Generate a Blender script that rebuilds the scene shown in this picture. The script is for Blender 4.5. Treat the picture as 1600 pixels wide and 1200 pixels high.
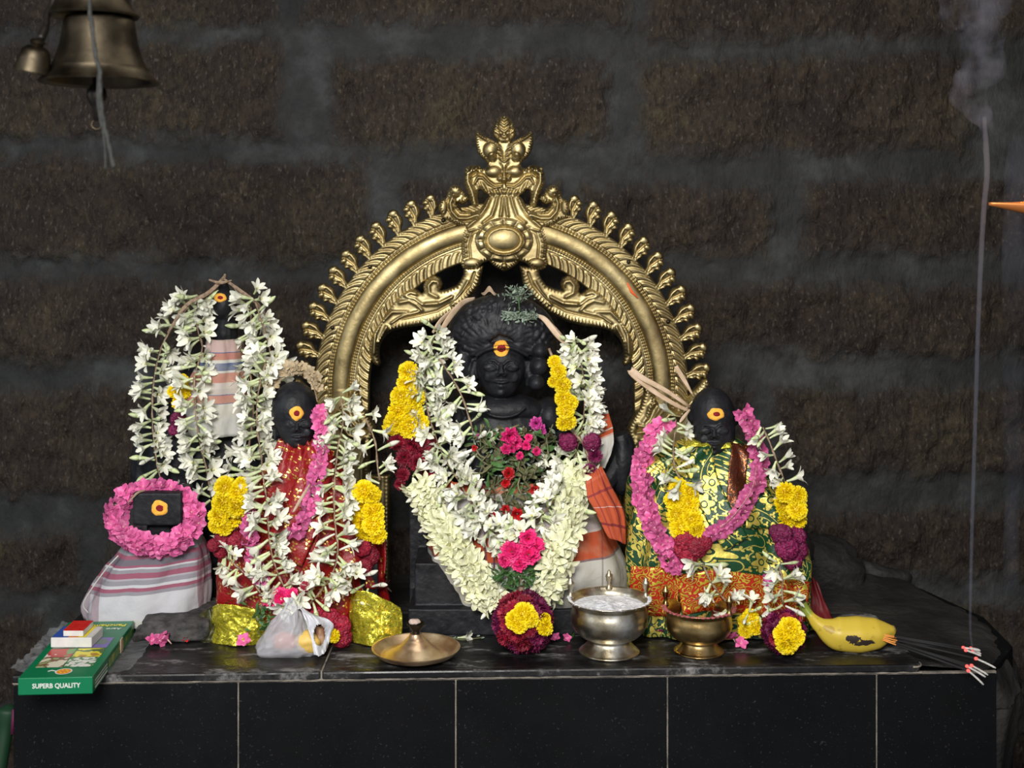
import bpy, math, random
import numpy as np
from mathutils import Vector, Quaternion, Matrix
from mathutils.bvhtree import BVHTree
random.seed(7)
for o in list(bpy.data.objects): bpy.data.objects.remove(o)
SC = bpy.context.scene
COL = SC.collection
# ------------------------------------------------------------------ camera, world, lights
FPX, CAMZ, HOR = 2000.0, 0.705, 345.0
cd = bpy.data.cameras.new('camera'); cam = bpy.data.objects.new('camera', cd); COL.objects.link(cam)
cam.location = (0, 0, CAMZ); cam.rotation_euler = (math.pi/2, 0, 0)
cd.sensor_width = 36; cd.lens = FPX/1600*36; cd.shift_y = -(600-HOR)/1600.0
cd.clip_start = 0.05
cd.dof.use_dof = True; cd.dof.focus_distance = 2.15; cd.dof.aperture_fstop = 4.5
SC.camera = cam
SC.view_settings.view_transform = 'Standard'; SC.view_settings.look = 'None'
SC.view_settings.gamma = 1.0; SC.view_settings.use_curve_mapping = False
SC.view_settings.exposure = 0.0
wd = bpy.data.worlds.new('world'); SC.world = wd; wd.use_nodes = True
wn = wd.node_tree.nodes; wl = wd.node_tree.links
bgn = wn['Background']
tc = wn.new('ShaderNodeTexCoord'); gr = wn.new('ShaderNodeSeparateXYZ'); cr = wn.new('ShaderNodeValToRGB')
wl.new(tc.outputs['Generated'], gr.inputs[0])
mr = wn.new('ShaderNodeMapRange'); mr.inputs['From Min'].default_value = -1; mr.inputs['From Max'].default_value = 1
wl.new(gr.outputs['Y'], mr.inputs['Value']); wl.new(mr.outputs[0], cr.inputs[0])
cr.color_ramp.elements[0].color = (0.60, 0.62, 0.66, 1); cr.color_ramp.elements[1].color = (0.05, 0.05, 0.055, 1)
cr.color_ramp.elements[1].position = 0.6
wl.new(cr.outputs[0], bgn.inputs['Color']); bgn.inputs['Strength'].default_value = 0.60
def area(name, loc, target, sx, sy, power, col, spread=math.pi):
    l = bpy.data.lights.new(name, 'AREA'); l.shape = 'RECTANGLE'; l.size = sx; l.size_y = sy; l.energy = power; l.color = col; l.spread = spread
    o = bpy.data.objects.new(name, l); COL.objects.link(o); o.location = loc
    o.rotation_euler = (Vector(target)-Vector(loc)).to_track_quat('-Z', 'Y').to_euler(); return o
area('doorway_light', (-0.35, -0.55, 1.55), (0.02, 2.25, 0.22), 0.9, 0.7, 42, (1.0, 0.97, 0.92), 2.1)
area('left_side_light', (-2.0, 0.9, 0.9), (0, 2.3, 0.2), 0.6, 0.9, 7, (0.9, 0.95, 1.0))  # cool area light from the left; no window is built

area('overhead_fill_light', (0.15, 1.75, 1.50), (0.1, 2.2, 0.0), 0.35, 0.35, 3.2, (1.0, 0.95, 0.85))  # added overhead fill so the plate catches more light; no lamp is built

# ------------------------------------------------------------------ helpers
def W(px, py, Y): return ((px-800.0)*Y/FPX, Y, CAMZ-(py-HOR)*Y/FPX)
def WV(px, py, Y): return Vector(W(px, py, Y))
def floorY(py): return CAMZ*FPX/(py-HOR)           # distance of a point lying on the plinth top
def S(px, Y=2.15): return px*Y/FPX                  # pixel size to metres at a distance
def tag(o, label=None, cat=None, group=None, kind=None):
    if label: o['label'] = label
    if cat: o['category'] = cat
    if group: o['group'] = group
    if kind: o['kind'] = kind
    return o
def thing(name, loc, label, cat, group=None):
    o = bpy.data.objects.new(name, None); COL.objects.link(o); o.location = loc; o.empty_display_size = 0.02
    return tag(o, label, cat, group)
def piece(V, F, UV=None, m=0):
    return dict(V=np.asarray(V, float).reshape(-1, 3), F=F, UV=UV, m=m)
def mesh_of(name, pieces, mats, smooth=True, off=(0, 0, 0)):
    if isinstance(pieces, dict): pieces = [pieces]
    if not isinstance(mats, (list, tuple)): mats = [mats]
    Vs, Fs, Ms, UVs = [], [], [], []; n = 0
    for p in pieces:
        Vs.append(p['V']); 
        Fs += [tuple(int(i)+n for i in f) for f in p['F']]
        Ms += [p['m']]*len(p['F'])
        UVs.append(p['UV'] if p['UV'] is not None else np.zeros((len(p['V']), 2)))
        n += len(p['V'])
    V = np.concatenate(Vs)-np.array(off); UV = np.concatenate(UVs)
    me = bpy.data.meshes.new(name); me.from_pydata(V.tolist(), [], Fs)
    for mt in mats: me.materials.append(mt)
    me.polygons.foreach_set('material_index', np.array(Ms, dtype=np.int32))
    me.polygons.foreach_set('use_smooth', np.full(len(Fs), bool(smooth)))
    uvl = me.uv_layers.new(name='UVMap')
    li = np.zeros(len(me.loops), dtype=np.int32); me.loops.foreach_get('vertex_index', li)
    uvl.data.foreach_set('uv', UV[li].astype(np.float32).ravel())
    me.update(); return me
def mk(name, pieces, mats, parent=None, smooth=True, label=None, cat=None, group=None, kind=None, sharp=None):
    if isinstance(pieces, dict): pieces = [pieces]
    if parent is None:
        A = np.concatenate([p['V'] for p in pieces]); off = ((A[:, 0].min()+A[:, 0].max())/2, (A[:, 1].min()+A[:, 1].max())/2, A[:, 2].min())
    else:
        off = abs_loc(parent)
    me = mesh_of(name, pieces, mats, smooth, off)
    if sharp is not None and smooth: me.set_sharp_from_angle(angle=math.radians(sharp))
    o = bpy.data.objects.new(name, me); COL.objects.link(o)
    if parent is None: o.location = off
    else: o.parent = parent
    return tag(o, label, cat, group, kind)
def abs_loc(o):
    l = Vector(o.location)
    while o.parent: o = o.parent; l += Vector(o.location)
    return tuple(l)
def inst(me, name, parent, pos, d, roll=0.0, s=1.0, s3=None):
    o = bpy.data.objects.new(name, me); COL.objects.link(o)
    o.rotation_mode = 'QUATERNION'
    o.rotation_quaternion = Vector(d).to_track_quat('Z', 'Y') @ Quaternion((0, 0, 1), roll)
    o.scale = s3 if s3 else (s, s, s)
    if parent is not None:
        o.parent = parent; o.location = Vector(pos)-Vector(abs_loc(parent))
    else: o.location = pos
    return o
# shapes -----------------------------------------------------------
def grid(P, cu=False, cv=False, UV=None, m=0, flip=False):
    """P: array (nu,nv,3)"""
    nu, nv = P.shape[:2]; F = []
    for i in range(nu if cu else nu-1):
        i2 = (i+1) % nu
        for j in range(nv if cv else nv-1):
            j2 = (j+1) % nv
            q = (i*nv+j, i2*nv+j, i2*nv+j2, i*nv+j2)
            F.append(q[::-1] if flip else q)
    return piece(P.reshape(-1, 3), F, None if UV is None else np.asarray(UV).reshape(-1, 2), m)
def crom(pts, n):
    P = np.asarray(pts, float); k = len(P)
    if k < 3: t = np.linspace(0, 1, n)[:, None]; return P[0]*(1-t)+P[-1]*t
    E = np.vstack([2*P[0]-P[1], P, 2*P[-1]-P[-2]]); out = []
    for t in np.linspace(0, k-1-1e-9, n):
        i = int(t); f = t-i; a, b, c, d = E[i], E[i+1], E[i+2], E[i+3]
        out.append(0.5*((2*b)+(c-a)*f+(2*a-5*b+4*c-d)*f*f+(3*b-a-3*c+d)*f**3))
    return np.array(out)
def resample(P, step):
    P = np.asarray(P, float); seg = np.linalg.norm(np.diff(P, axis=0), axis=1); s = np.concatenate([[0], np.cumsum(seg)])
    n = max(2, int(round(s[-1]/step))+1); t = np.linspace(0, s[-1], n)
    return np.stack([np.interp(t, s, P[:, k]) for k in range(P.shape[1])], 1)
def frames(P):
    P = np.asarray(P, float); T = np.gradient(P, axis=0); T /= np.linalg.norm(T, axis=1)[:, None]+1e-12
    r = np.array([0, 0, 1.0]) if abs(T[0][2]) < 0.9 else np.array([0, 1.0, 0]); N = []
    v = r-T[0]*r.dot(T[0]); v /= np.linalg.norm(v)
    for t in T:
        v = v-t*v.dot(t); v /= np.linalg.norm(v)+1e-12; N.append(v)
    N = np.array(N); B = np.cross(T, N); return T, N, B
def tube(P, R, n=8, cap=True, m=0, flat=1.0, twist=0.0):
    P = np.asarray(P, float); k = len(P); R = np.full(k, R) if np.isscalar(R) else np.asarray(R, float)
    T, N, B = frames(P); a = np.linspace(0, 2*math.pi, n, endpoint=False)
    tw = np.linspace(0, twist, k)
    A = np.array([[P[i]+R[i]*(math.cos(x+tw[i])*N[i]+flat*math.sin(x+tw[i])*B[i]) if twist == 0 else
        P[i]+R[i]*(math.cos(x)*(math.cos(tw[i])*N[i]+math.sin(tw[i])*B[i])+flat*math.sin(x)*(math.cos(tw[i])*B[i]-math.sin(tw[i])*N[i])) for x in a] for i in range(k)])
    s = np.concatenate([[0], np.cumsum(np.linalg.norm(np.diff(P, axis=0), axis=1))])
    UV = np.array([[[a[j]/6.283, s[i]] for j in range(n)] for i in range(k)])
    g = grid(A, cv=True, UV=UV, m=m)
    if cap:
        g['F'] = list(g['F'])+[tuple(range(n)), tuple((k-1)*n+j for j in range(n))[::-1]]
    return g
def ball(c, r, nu=16, nv=10, m=0, rot=None):
    if np.isscalar(r): r = (r, r, r)
    V = []; F = []
    for i in range(1, nv):
        ph = math.pi*i/nv
        for j in range(nu):
            th = 2*math.pi*j/nu; V.append((math.sin(ph)*math.cos(th), math.sin(ph)*math.sin(th), math.cos(ph)))
    V += [(0, 0, 1), (0, 0, -1)]; a = len(V)-2; b = a+1
    for i in range(nv-2):
        for j in range(nu):
            j2 = (j+1) % nu; F.append((i*nu+j, (i+1)*nu+j, (i+1)*nu+j2, i*nu+j2))
    for j in range(nu): F.append((a, j, (j+1) % nu)); F.append((b, (nv-2)*nu+(j+1) % nu, (nv-2)*nu+j))
    V = np.array(V)*np.array(r)
    if rot is not None: V = V@np.array(rot.to_matrix()).T
    return piece(V+np.array(c), F, None, m)
def lathe(prof, c=(0, 0, 0), n=48, m=0, close=False):
    """prof: (radius, z)"""
    P = np.array([[(r*math.cos(t), r*math.sin(t), z) for t in np.linspace(0, 2*math.pi, n, endpoint=False)] for r, z in prof])+np.array(c)
    return grid(P, cv=True, cu=close, m=m, flip=False)
def box(lo, hi, m=0):
    x0, y0, z0 = lo; x1, y1, z1 = hi
    V = [(x0, y0, z0), (x1, y0, z0), (x1, y1, z0), (x0, y1, z0), (x0, y0, z1), (x1, y0, z1), (x1, y1, z1), (x0, y1, z1)]
    return piece(V, [(3, 2, 1, 0), (4, 5, 6, 7), (0, 1, 5, 4), (1, 2, 6, 5), (2, 3, 7, 6), (3, 0, 4, 7)], None, m)
def bevel(o, w, seg=2):
    b = o.modifiers.new('bevel', 'BEVEL'); b.width = w; b.segments = seg; b.limit_method = 'ANGLE'; return o
def prism(poly, z0, z1, m=0):
    n = len(poly); V = [(x, y, z0) for x, y in poly]+[(x, y, z1) for x, y in poly]
    F = [tuple(range(n))[::-1], tuple(range(n, 2*n))]+[(i, (i+1) % n, n+(i+1) % n, n+i) for i in range(n)]
    return piece(V, F, None, m)
# noise -------------------------------------------------------------
def _h(ix, iy, s):
    v = np.sin(ix*127.1+iy*311.7+s*74.7)*43758.5453; return v-np.floor(v)
def vnoise(x, y, s=0):
    x = np.asarray(x, float); y = np.asarray(y, float)
    ix, iy = np.floor(x), np.floor(y); fx, fy = x-ix, y-iy; fx = fx*fx*(3-2*fx); fy = fy*fy*(3-2*fy)
    return (_h(ix, iy, s)*(1-fx)+_h(ix+1, iy, s)*fx)*(1-fy)+(_h(ix, iy+1, s)*(1-fx)+_h(ix+1, iy+1, s)*fx)*fy
def fbm(x, y, s=0, o=4):
    t = 0; a = 0.5
    for k in range(o): t = t+a*vnoise(np.asarray(x)*2**k, np.asarray(y)*2**k, s+k*13); a *= 0.5
    return t
# relief: repousse sheet from an outline in picture units -----------
def inside(X, Y, polys):
    r = np.zeros(X.shape, bool)
    for P in polys:
        x0, y0 = P[:, 0], P[:, 1]; x1, y1 = np.roll(x0, -1), np.roll(y0, -1)
        for a, b, c, d in zip(x0, y0, x1, y1):
            if b == d: continue
            cnd = ((b > Y) != (d > Y)) & (X < (c-a)*(Y-b)/(d-b)+a); r ^= cnd
    return r
def segdist(X, Y, P, closed=True):
    """distance, arclength and nearest point to a polyline"""
    A = P; B = np.roll(P, -1, axis=0)
    if not closed: A, B = P[:-1], P[1:]
    L = np.linalg.norm(B-A, axis=1); S0 = np.concatenate([[0], np.cumsum(L)[:-1]])
    best = np.full(X.shape, 1e9); sa = np.zeros(X.shape); nx = X.copy(); ny = Y.copy()
    for a, b, l, s0 in zip(A, B, L, S0):
        if l < 1e-9: continue
        t = np.clip(((X-a[0])*(b[0]-a[0])+(Y-a[1])*(b[1]-a[1]))/(l*l), 0, 1)
        qx, qy = a[0]+t*(b[0]-a[0]), a[1]+t*(b[1]-a[1]); d = np.hypot(X-qx, Y-qy)
        k = d < best; best[k] = d[k]; sa[k] = (s0+t*l)[k]; nx[k] = qx[k]; ny[k] = qy[k]
    return best, sa, nx, ny
def relief(polys, step, hfun, tomap, back=2.0, m=0):
    """hfun(d,s,X,Y)->height (picture units towards the viewer); tomap(X,Y,h)->(n,3)"""
    polys = [np.asarray(P, float) for P in polys]
    A = np.concatenate(polys); x = np.arange(A[:, 0].min()-step, A[:, 0].max()+2*step, step); y = np.arange(A[:, 1].min()-step, A[:, 1].max()+2*step, step)
    X, Y = np.meshgrid(x, y, indexing='ij'); ins = inside(X, Y, polys)
    Xc, Yc = (X[:-1, :-1]+X[1:, 1:])/2, (Y[:-1, :-1]+Y[1:, 1:])/2; cell = inside(Xc, Yc, polys)
    D = np.full(X.shape, 1e9); Sa = np.zeros(X.shape); NX = X.copy(); NY = Y.copy(); off = 0
    for P in polys:
        d, s, nx, ny = segdist(X, Y, P); k = d < D
        D[k] = d[k]; Sa[k] = s[k]+off; NX[k] = nx[k]; NY[k] = ny[k]; off += 1000
    out = ~ins; X2 = np.where(out, NX, X); Y2 = np.where(out, NY, Y); D = np.where(out, 0, D)
    used = np.zeros(X.shape, bool)
    for a in (0, 1):
        for b in (0, 1): used[a:a+cell.shape[0], b:b+cell.shape[1]] |= cell
    idx = -np.ones(X.shape, int); idx[used] = np.arange(used.sum()); n = used.sum()
    H = hfun(D[used], Sa[used], X2[used], Y2[used])
    Vf = tomap(X2[used], Y2[used], H); Vb = tomap(X2[used], Y2[used], np.full(n, -back))
    ci, cj = np.nonzero(cell); q = np.stack([idx[ci, cj], idx[ci, cj+1], idx[ci+1, cj+1], idx[ci+1, cj]], 1)
    E = {}
    for f in q.tolist():
        for k in range(4):
            a, b = f[k], f[(k+1) % 4]
            if (b, a) in E: del E[(b, a)]
            else: E[(a, b)] = 1
    F = q.tolist()+[[i+n for i in f[::-1]] for f in q.tolist()]+[[b, a, a+n, b+n] for a, b in E]
    UV = np.stack([X2[used], Y2[used]], 1)*0.001
    return piece(np.vstack([Vf, Vb]), F, np.vstack([UV, UV]), m)
def dome(d, w, h):
    t = np.clip(d/w, 0, 1); return h*np.sqrt(np.clip(1-(1-t)**2, 0, 1))
def ridge(X, Y, pts, w, h):
    d = segdist(X, Y, np.asarray(pts, float), False)[0]; return h*np.exp(-(d/w)**2)
def flat_map(Y0):
    def f(X, Y, h):
        Yd = Y0-h*Y0/FPX
        return np.stack([(X-800)*Y0/FPX, Yd, CAMZ-(Y-HOR)*Y0/FPX], 1)
    return f
# surfaces to hang things on ----------------------------------------
class Surf:
    def __init__(s, objs):
        V, F = [], []; n = 0
        for o in objs:
            me = o.data; off = Vector(abs_loc(o))
            for v in me.vertices: V.append(v.co+off)
            for p in me.polygons: F.append([i+n for i in p.vertices])
            n = len(V)
        s.t = BVHTree.FromPolygons(V, F)
    def Y(s, px, py, default=None):
        d = Vector(((px-800)/FPX, 1, -(py-HOR)/FPX)); h = s.t.ray_cast(Vector((0, 0, CAMZ)), d.normalized())
        return h[0].y if h[0] is not None else default
# ------------------------------------------------------------------ materials
def newmat(name):
    m = bpy.data.materials.new(name); m.use_nodes = True; return m, m.node_tree.nodes, m.node_tree.links, m.node_tree.nodes['Principled BSDF']
def coords(n, l, kind='Object', scale=1.0, stretch=None):
    t = n.new('ShaderNodeTexCoord')
    mp = n.new('ShaderNodeMapping'); l.new(t.outputs[kind], mp.inputs[0])
    mp.inputs['Scale'].default_value = stretch if stretch else (scale, scale, scale); return mp.outputs[0]
def noise(n, l, vec, scale, detail=3, rough=0.5):
    t = n.new('ShaderNodeTexNoise'); t.inputs['Scale'].default_value = scale; t.inputs['Detail'].default_value = detail; t.inputs['Roughness'].default_value = rough
    l.new(vec, t.inputs['Vector']); return t.outputs['Fac']
def ramp(n, l, fac, stops, interp='LINEAR'):
    r = n.new('ShaderNodeValToRGB'); e = r.color_ramp.elements; r.color_ramp.interpolation = interp
    while len(e) > 1: e.remove(e[-1])
    e[0].position = stops[0][0]; e[0].color = tuple(stops[0][1])+(1,)
    for p, c in stops[1:]:
        k = e.new(p); k.color = tuple(c)+(1,)
    l.new(fac, r.inputs[0]); return r.outputs[0]
def mix(n, l, fac, a, b):
    x = n.new('ShaderNodeMix'); x.data_type = 'RGBA'
    for v, i in ((fac, 0), (a, 6), (b, 7)):
        if hasattr(v, 'is_output'): l.new(v, x.inputs[i])
        elif i == 0: x.inputs[0].default_value = v
        else: x.inputs[i].default_value = tuple(v)+(1,)
    return x.outputs[2]
def mth(n, l, op, a, b=None, c=None, clamp=False):
    x = n.new('ShaderNodeMath'); x.operation = op; x.use_clamp = clamp
    for i, v in enumerate((a, b, c)):
        if v is None: continue
        if hasattr(v, 'is_output'): l.new(v, x.inputs[i])
        else: x.inputs[i].default_value = v
    return x.outputs[0]
def bumpn(n, l, bs, height, strength, dist=0.001):
    b = n.new('ShaderNodeBump'); b.inputs['Strength'].default_value = strength; b.inputs['Distance'].default_value = dist
    l.new(height, b.inputs['Height']); l.new(b.outputs[0], bs.inputs['Normal'])
def simple(name, col, rough=0.5, metal=0.0, var=None, vs=60, bump=0, bs_=200, bd=0.001, sss=0, spec=None, vary=0.0, transl=None):
    m, n, l, b = newmat(name); b.inputs['Roughness'].default_value = rough; b.inputs['Metallic'].default_value = metal
    b.inputs['Base Color'].default_value = tuple(col)+(1,)
    if spec is not None: b.inputs['Specular IOR Level'].default_value = spec
    v = coords(n, l)
    c = None
    if var is not None: c = ramp(n, l, noise(n, l, v, vs), [(0.35, col), (0.65, var)])
    if vary:
        oi = n.new('ShaderNodeObjectInfo'); hs = n.new('ShaderNodeHueSaturation')
        mr = n.new('ShaderNodeMapRange'); mr.inputs['To Min'].default_value = 1-vary; mr.inputs['To Max'].default_value = 1+vary
        l.new(oi.outputs['Random'], mr.inputs[0]); l.new(mr.outputs[0], hs.inputs['Value'])
        if c is not None: l.new(c, hs.inputs['Color'])
        else: hs.inputs['Color'].default_value = tuple(col)+(1,)
        c = hs.outputs[0]
    if c is not None: l.new(c, b.inputs['Base Color'])
    if bump: bumpn(n, l, b, noise(n, l, v, bs_, 4), bump, bd)
    if sss:
        b.inputs['Subsurface Weight'].default_value = sss; b.inputs['Subsurface Radius'].default_value = (0.004, 0.004, 0.003); b.inputs['Subsurface Scale'].default_value = 1
    return m
M = {}
M['stone'] = simple('black_granite_carving', (0.006, 0.0065, 0.009), 0.52, 0, (0.016, 0.017, 0.021), 45, 0.55, 170, 0.0015, spec=0.30)
M['stone_rough'] = simple('rough_dark_stone', (0.02, 0.018, 0.018), 0.8, 0, (0.08, 0.075, 0.075), 40, 0.9, 120, 0.004)
M['petal_white'] = simple('white_petal', (0.84, 0.83, 0.75), 0.5, 0, (0.72, 0.73, 0.60), 90, vary=0.12)
M['petal_cream'] = simple('cream_petal', (0.84, 0.83, 0.62), 0.5, 0, (0.72, 0.74, 0.45), 90, vary=0.12)
M['tube_green'] = simple('pale_green_tube', (0.68, 0.73, 0.50), 0.45, 0, (0.48, 0.58, 0.24), 120, vary=0.2)
M['yellow'] = simple('yellow_petal', (0.92, 0.74, 0.004), 0.55, 0, (0.84, 0.60, 0.0), 150, vary=0.10)
M['crimson'] = simple('crimson_ruffle', (0.36, 0.010, 0.035), 0.6, 0, (0.15, 0.003, 0.018), 220, vary=0.3)
M['purple'] = simple('purple_ruffle', (0.22, 0.008, 0.075), 0.6, 0, (0.09, 0.003, 0.035), 220, vary=0.3)
M['pink'] = simple('pink_petal', (0.70, 0.145, 0.36), 0.5, 0, (0.50, 0.07, 0.22), 160, vary=0.35)
M['magenta'] = simple('magenta_petal', (0.60, 0.01, 0.14), 0.5, 0, (0.75, 0.03, 0.20), 160, vary=0.25)
M['hotpink'] = simple('hot_pink_petal', (0.85, 0.03, 0.22), 0.5, 0, (0.70, 0.02, 0.16), 160, vary=0.15)
M['purplepink'] = simple('violet_pink_petal', (0.42, 0.03, 0.22), 0.5, 0, (0.60, 0.06, 0.32), 160)
M['red'] = simple('red_petal', (0.55, 0.008, 0.012), 0.5, 0, (0.35, 0.004, 0.008), 160, vary=0.2)
M['leaf'] = simple('green_leaf', (0.04, 0.12, 0.03), 0.5, 0, (0.09, 0.19, 0.05), 130, vary=0.35)
M['leaf_grey'] = simple('dried_grey_green_leaf', (0.17, 0.24, 0.18), 0.7, 0, (0.32, 0.38, 0.30), 130, vary=0.3)
M['twig'] = simple('dried_green_twig', (0.10, 0.13, 0.05), 0.7, 0, (0.16, 0.13, 0.07), 130, vary=0.3)
M['string'] = simple('banana_fibre', (0.42, 0.30, 0.20), 0.7, 0, (0.20, 0.13, 0.09), 160, 0.5, 400)
M['straw'] = simple('straw_strip', (0.60, 0.45, 0.32), 0.55, 0, (0.45, 0.32, 0.20), 60, 0.3, 300)
M['dried'] = simple('dried_blossom', (0.50, 0.40, 0.26), 0.7, 0, (0.35, 0.26, 0.15), 120, vary=0.2)
M['black'] = simple('black_incense_paste', (0.012, 0.012, 0.014), 0.8, bump=0.5, bs_=600)
M['bamboo'] = simple('orange_bamboo', (0.75, 0.30, 0.06), 0.5)
M['ash'] = simple('white_ash', (0.62, 0.60, 0.57), 0.9, 0, (0.42, 0.40, 0.38), 300, 0.8, 500)
M['turmeric'] = simple('orange_sandal_paste', (0.90, 0.40, 0.03), 0.8, 0, (0.95, 0.50, 0.08), 220, 0.6, 500)
M['kumkum'] = simple('red_kumkum_powder', (0.25, 0.008, 0.012), 0.9, 0, (0.16, 0.004, 0.01), 300, 0.8, 500)
M['powder'] = simple('white_powder', (0.86, 0.88, 0.92), 0.9, 0, (0.60, 0.62, 0.68), 150, 0.9, 180, 0.003)
M['white_card'] = simple('white_cardboard', (0.72, 0.71, 0.68), 0.6, 0, (0.6, 0.6, 0.58), 40)
M['rope'] = simple('grey_rope', (0.018, 0.02, 0.019), 0.8, 0, (0.035, 0.036, 0.033), 200, 0.7, 500)
def ember():
    m, n, l, b = newmat('glowing_ember'); b.inputs['Base Color'].default_value = (0.9, 0.12, 0.10, 1)
    b.inputs['Emission Color'].default_value = (1, 0.10, 0.09, 1); b.inputs['Emission Strength'].default_value = 0.9; return m
M['ember'] = ember()
def flame():
    m, n, l, b = newmat('lamp_flame'); b.inputs['Emission Color'].default_value = (1, 0.35, 0.06, 1); b.inputs['Emission Strength'].default_value = 6; return m
M['flame'] = flame()
def metal(name, a, b_, c, rough=0.3, scale=14, bump=0.25, fine=120):
    m, n, l, b = newmat(name); b.inputs['Metallic'].default_value = 1
    v = coords(n, l); f1 = noise(n, l, v, scale, 6, 0.65)
    l.new(ramp(n, l, f1, [(0.3, a), (0.5, b_), (0.68, c)]), b.inputs['Base Color'])
    r = ramp(n, l, noise(n, l, v, scale*2.3, 4), [(0.3, (rough-0.07,)*3), (0.7, (rough+0.16,)*3)]); l.new(r, b.inputs['Roughness'])
    bumpn(n, l, b, noise(n, l, v, fine, 3), bump, 0.0015); return m
M['brass'] = metal('aged_brass', (0.21, 0.155, 0.075), (0.37, 0.295, 0.145), (0.50, 0.42, 0.23), 0.40, 12, 0.30, 110)
M['smear'] = simple('orange_powder', (0.85, 0.12, 0.03), 0.8)
M['brass_bowl'] = metal('tarnished_brass_bowl', (0.20, 0.13, 0.05), (0.40, 0.28, 0.12), (0.55, 0.42, 0.22), 0.30, 18, 0.3, 60)
M['brass_plate'] = metal('copper_toned_brass', (0.70, 0.44, 0.28), (0.80, 0.57, 0.36), (0.92, 0.78, 0.54), 0.40, 16, 0.2, 100)
M['silver'] = metal('tarnished_silver', (0.30, 0.23, 0.12), (0.52, 0.47, 0.36), (0.85, 0.85, 0.84), 0.32, 20, 0.45, 45)
M['bell'] = metal('dark_bell_bronze', (0.030, 0.024, 0.017), (0.060, 0.048, 0.033), (0.11, 0.09, 0.06), 0.42, 14, 0.3, 60)
M['dark_metal'] = simple('soot_black_metal', (0.02, 0.017, 0.014), 0.45, 0.7, bump=0.4)
def granite():
    m, n, l, b = newmat('polished_black_granite'); v = coords(n, l)
    f = noise(n, l, v, 3.5, 8, 0.7); f2 = noise(n, l, v, 260, 2)
    c = ramp(n, l, f, [(0.35, (0.0018, 0.0021, 0.0027)), (0.62, (0.0040, 0.0045, 0.0054)), (0.8, (0.014, 0.0145, 0.0155))])
    sp = ramp(n, l, f2, [(0.66, (0, 0, 0)), (0.74, (1, 1, 1))]); l.new(mix(n, l, mth(n, l, 'MULTIPLY', sp, 0.25), c, (0.10, 0.10, 0.105)), b.inputs['Base Color'])
    l.new(ramp(n, l, noise(n, l, v, 9, 6, 0.7), [(0.3, (0.42,)*3), (0.7, (0.68,)*3)]), b.inputs['Roughness']); bumpn(n, l, b, f2, 0.15, 0.0005); b.inputs['Specular IOR Level'].default_value = 0.15; return m
M['granite'] = granite()
def dusty():
    m, n, l, b = newmat('dusty_granite_top'); v = coords(n, l, 'Object', 1, (1, 2.4, 1))
    f = noise(n, l, v, 9, 8, 0.75); c = ramp(n, l, f, [(0.44, (0.006, 0.006, 0.007)), (0.55, (0.020, 0.0195, 0.020)), (0.66, (0.25, 0.24, 0.24))])
    l.new(c, b.inputs['Base Color']); l.new(ramp(n, l, f, [(0.45, (0.30,)*3), (0.65, (0.85,)*3)]), b.inputs['Roughness'])
    bumpn(n, l, b, noise(n, l, v, 60, 5), 0.3, 0.001); b.inputs['Specular IOR Level'].default_value = 0.35; return m
M['dusty'] = dusty()
M['grout'] = simple('pale_grout', (0.26, 0.23, 0.19), 0.9, 0, (0.09, 0.08, 0.07), 35, 0.6, 300)
def wallmat():
    m, n, l, b = newmat('rough_laterite_masonry')
    at = n.new('ShaderNodeAttribute'); at.attribute_name = 'stone'; v = coords(n, l)
    f = noise(n, l, v, 5, 6, 0.7); sv = coords(n, l, 'Object', 1, (1.5, 1, 0.7)); f2 = noise(n, l, sv, 75, 4, 0.65)
    cs = ramp(n, l, f, [(0.3, (0.016, 0.0115, 0.0100)), (0.5, (0.035, 0.025, 0.0185)), (0.68, (0.058, 0.046, 0.027)), (0.8, (0.085, 0.042, 0.018))])
    cs = mix(n, l, ramp(n, l, f2, [(0.35, (0.75,)*3), (0.62, (0, 0, 0))]), cs, (0.008, 0.006, 0.006))
    cs = mix(n, l, mth(n, l, 'MULTIPLY', ramp(n, l, noise(n, l, sv, 130, 2), [(0.60, (0, 0, 0)), (0.72, (1, 1, 1))]), 0.6), cs, (0.10, 0.085, 0.07))
    cm = ramp(n, l, noise(n, l, v, 7, 6, 0.7), [(0.3, (0.010, 0.0105, 0.011)), (0.5, (0.023, 0.024, 0.0245)), (0.72, (0.055, 0.059, 0.060))])
    l.new(mix(n, l, at.outputs['Fac'], cm, cs), b.inputs['Base Color']); b.inputs['Roughness'].default_value = 0.75; b.inputs['Specular IOR Level'].default_value = 0.25
    h = mth(n, l, 'MULTIPLY', f2, mth(n, l, 'ADD', mth(n, l, 'MULTIPLY', at.outputs['Fac'], 0.65), 0.45)); bumpn(n, l, b, h, 1.0, 0.009); return m
M['wall'] = wallmat()
M['floor'] = simple('worn_stone_floor', (0.06, 0.035, 0.018), 0.7, 0, (0.03, 0.022, 0.016), 8, 0.6, 30, 0.004)
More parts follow.
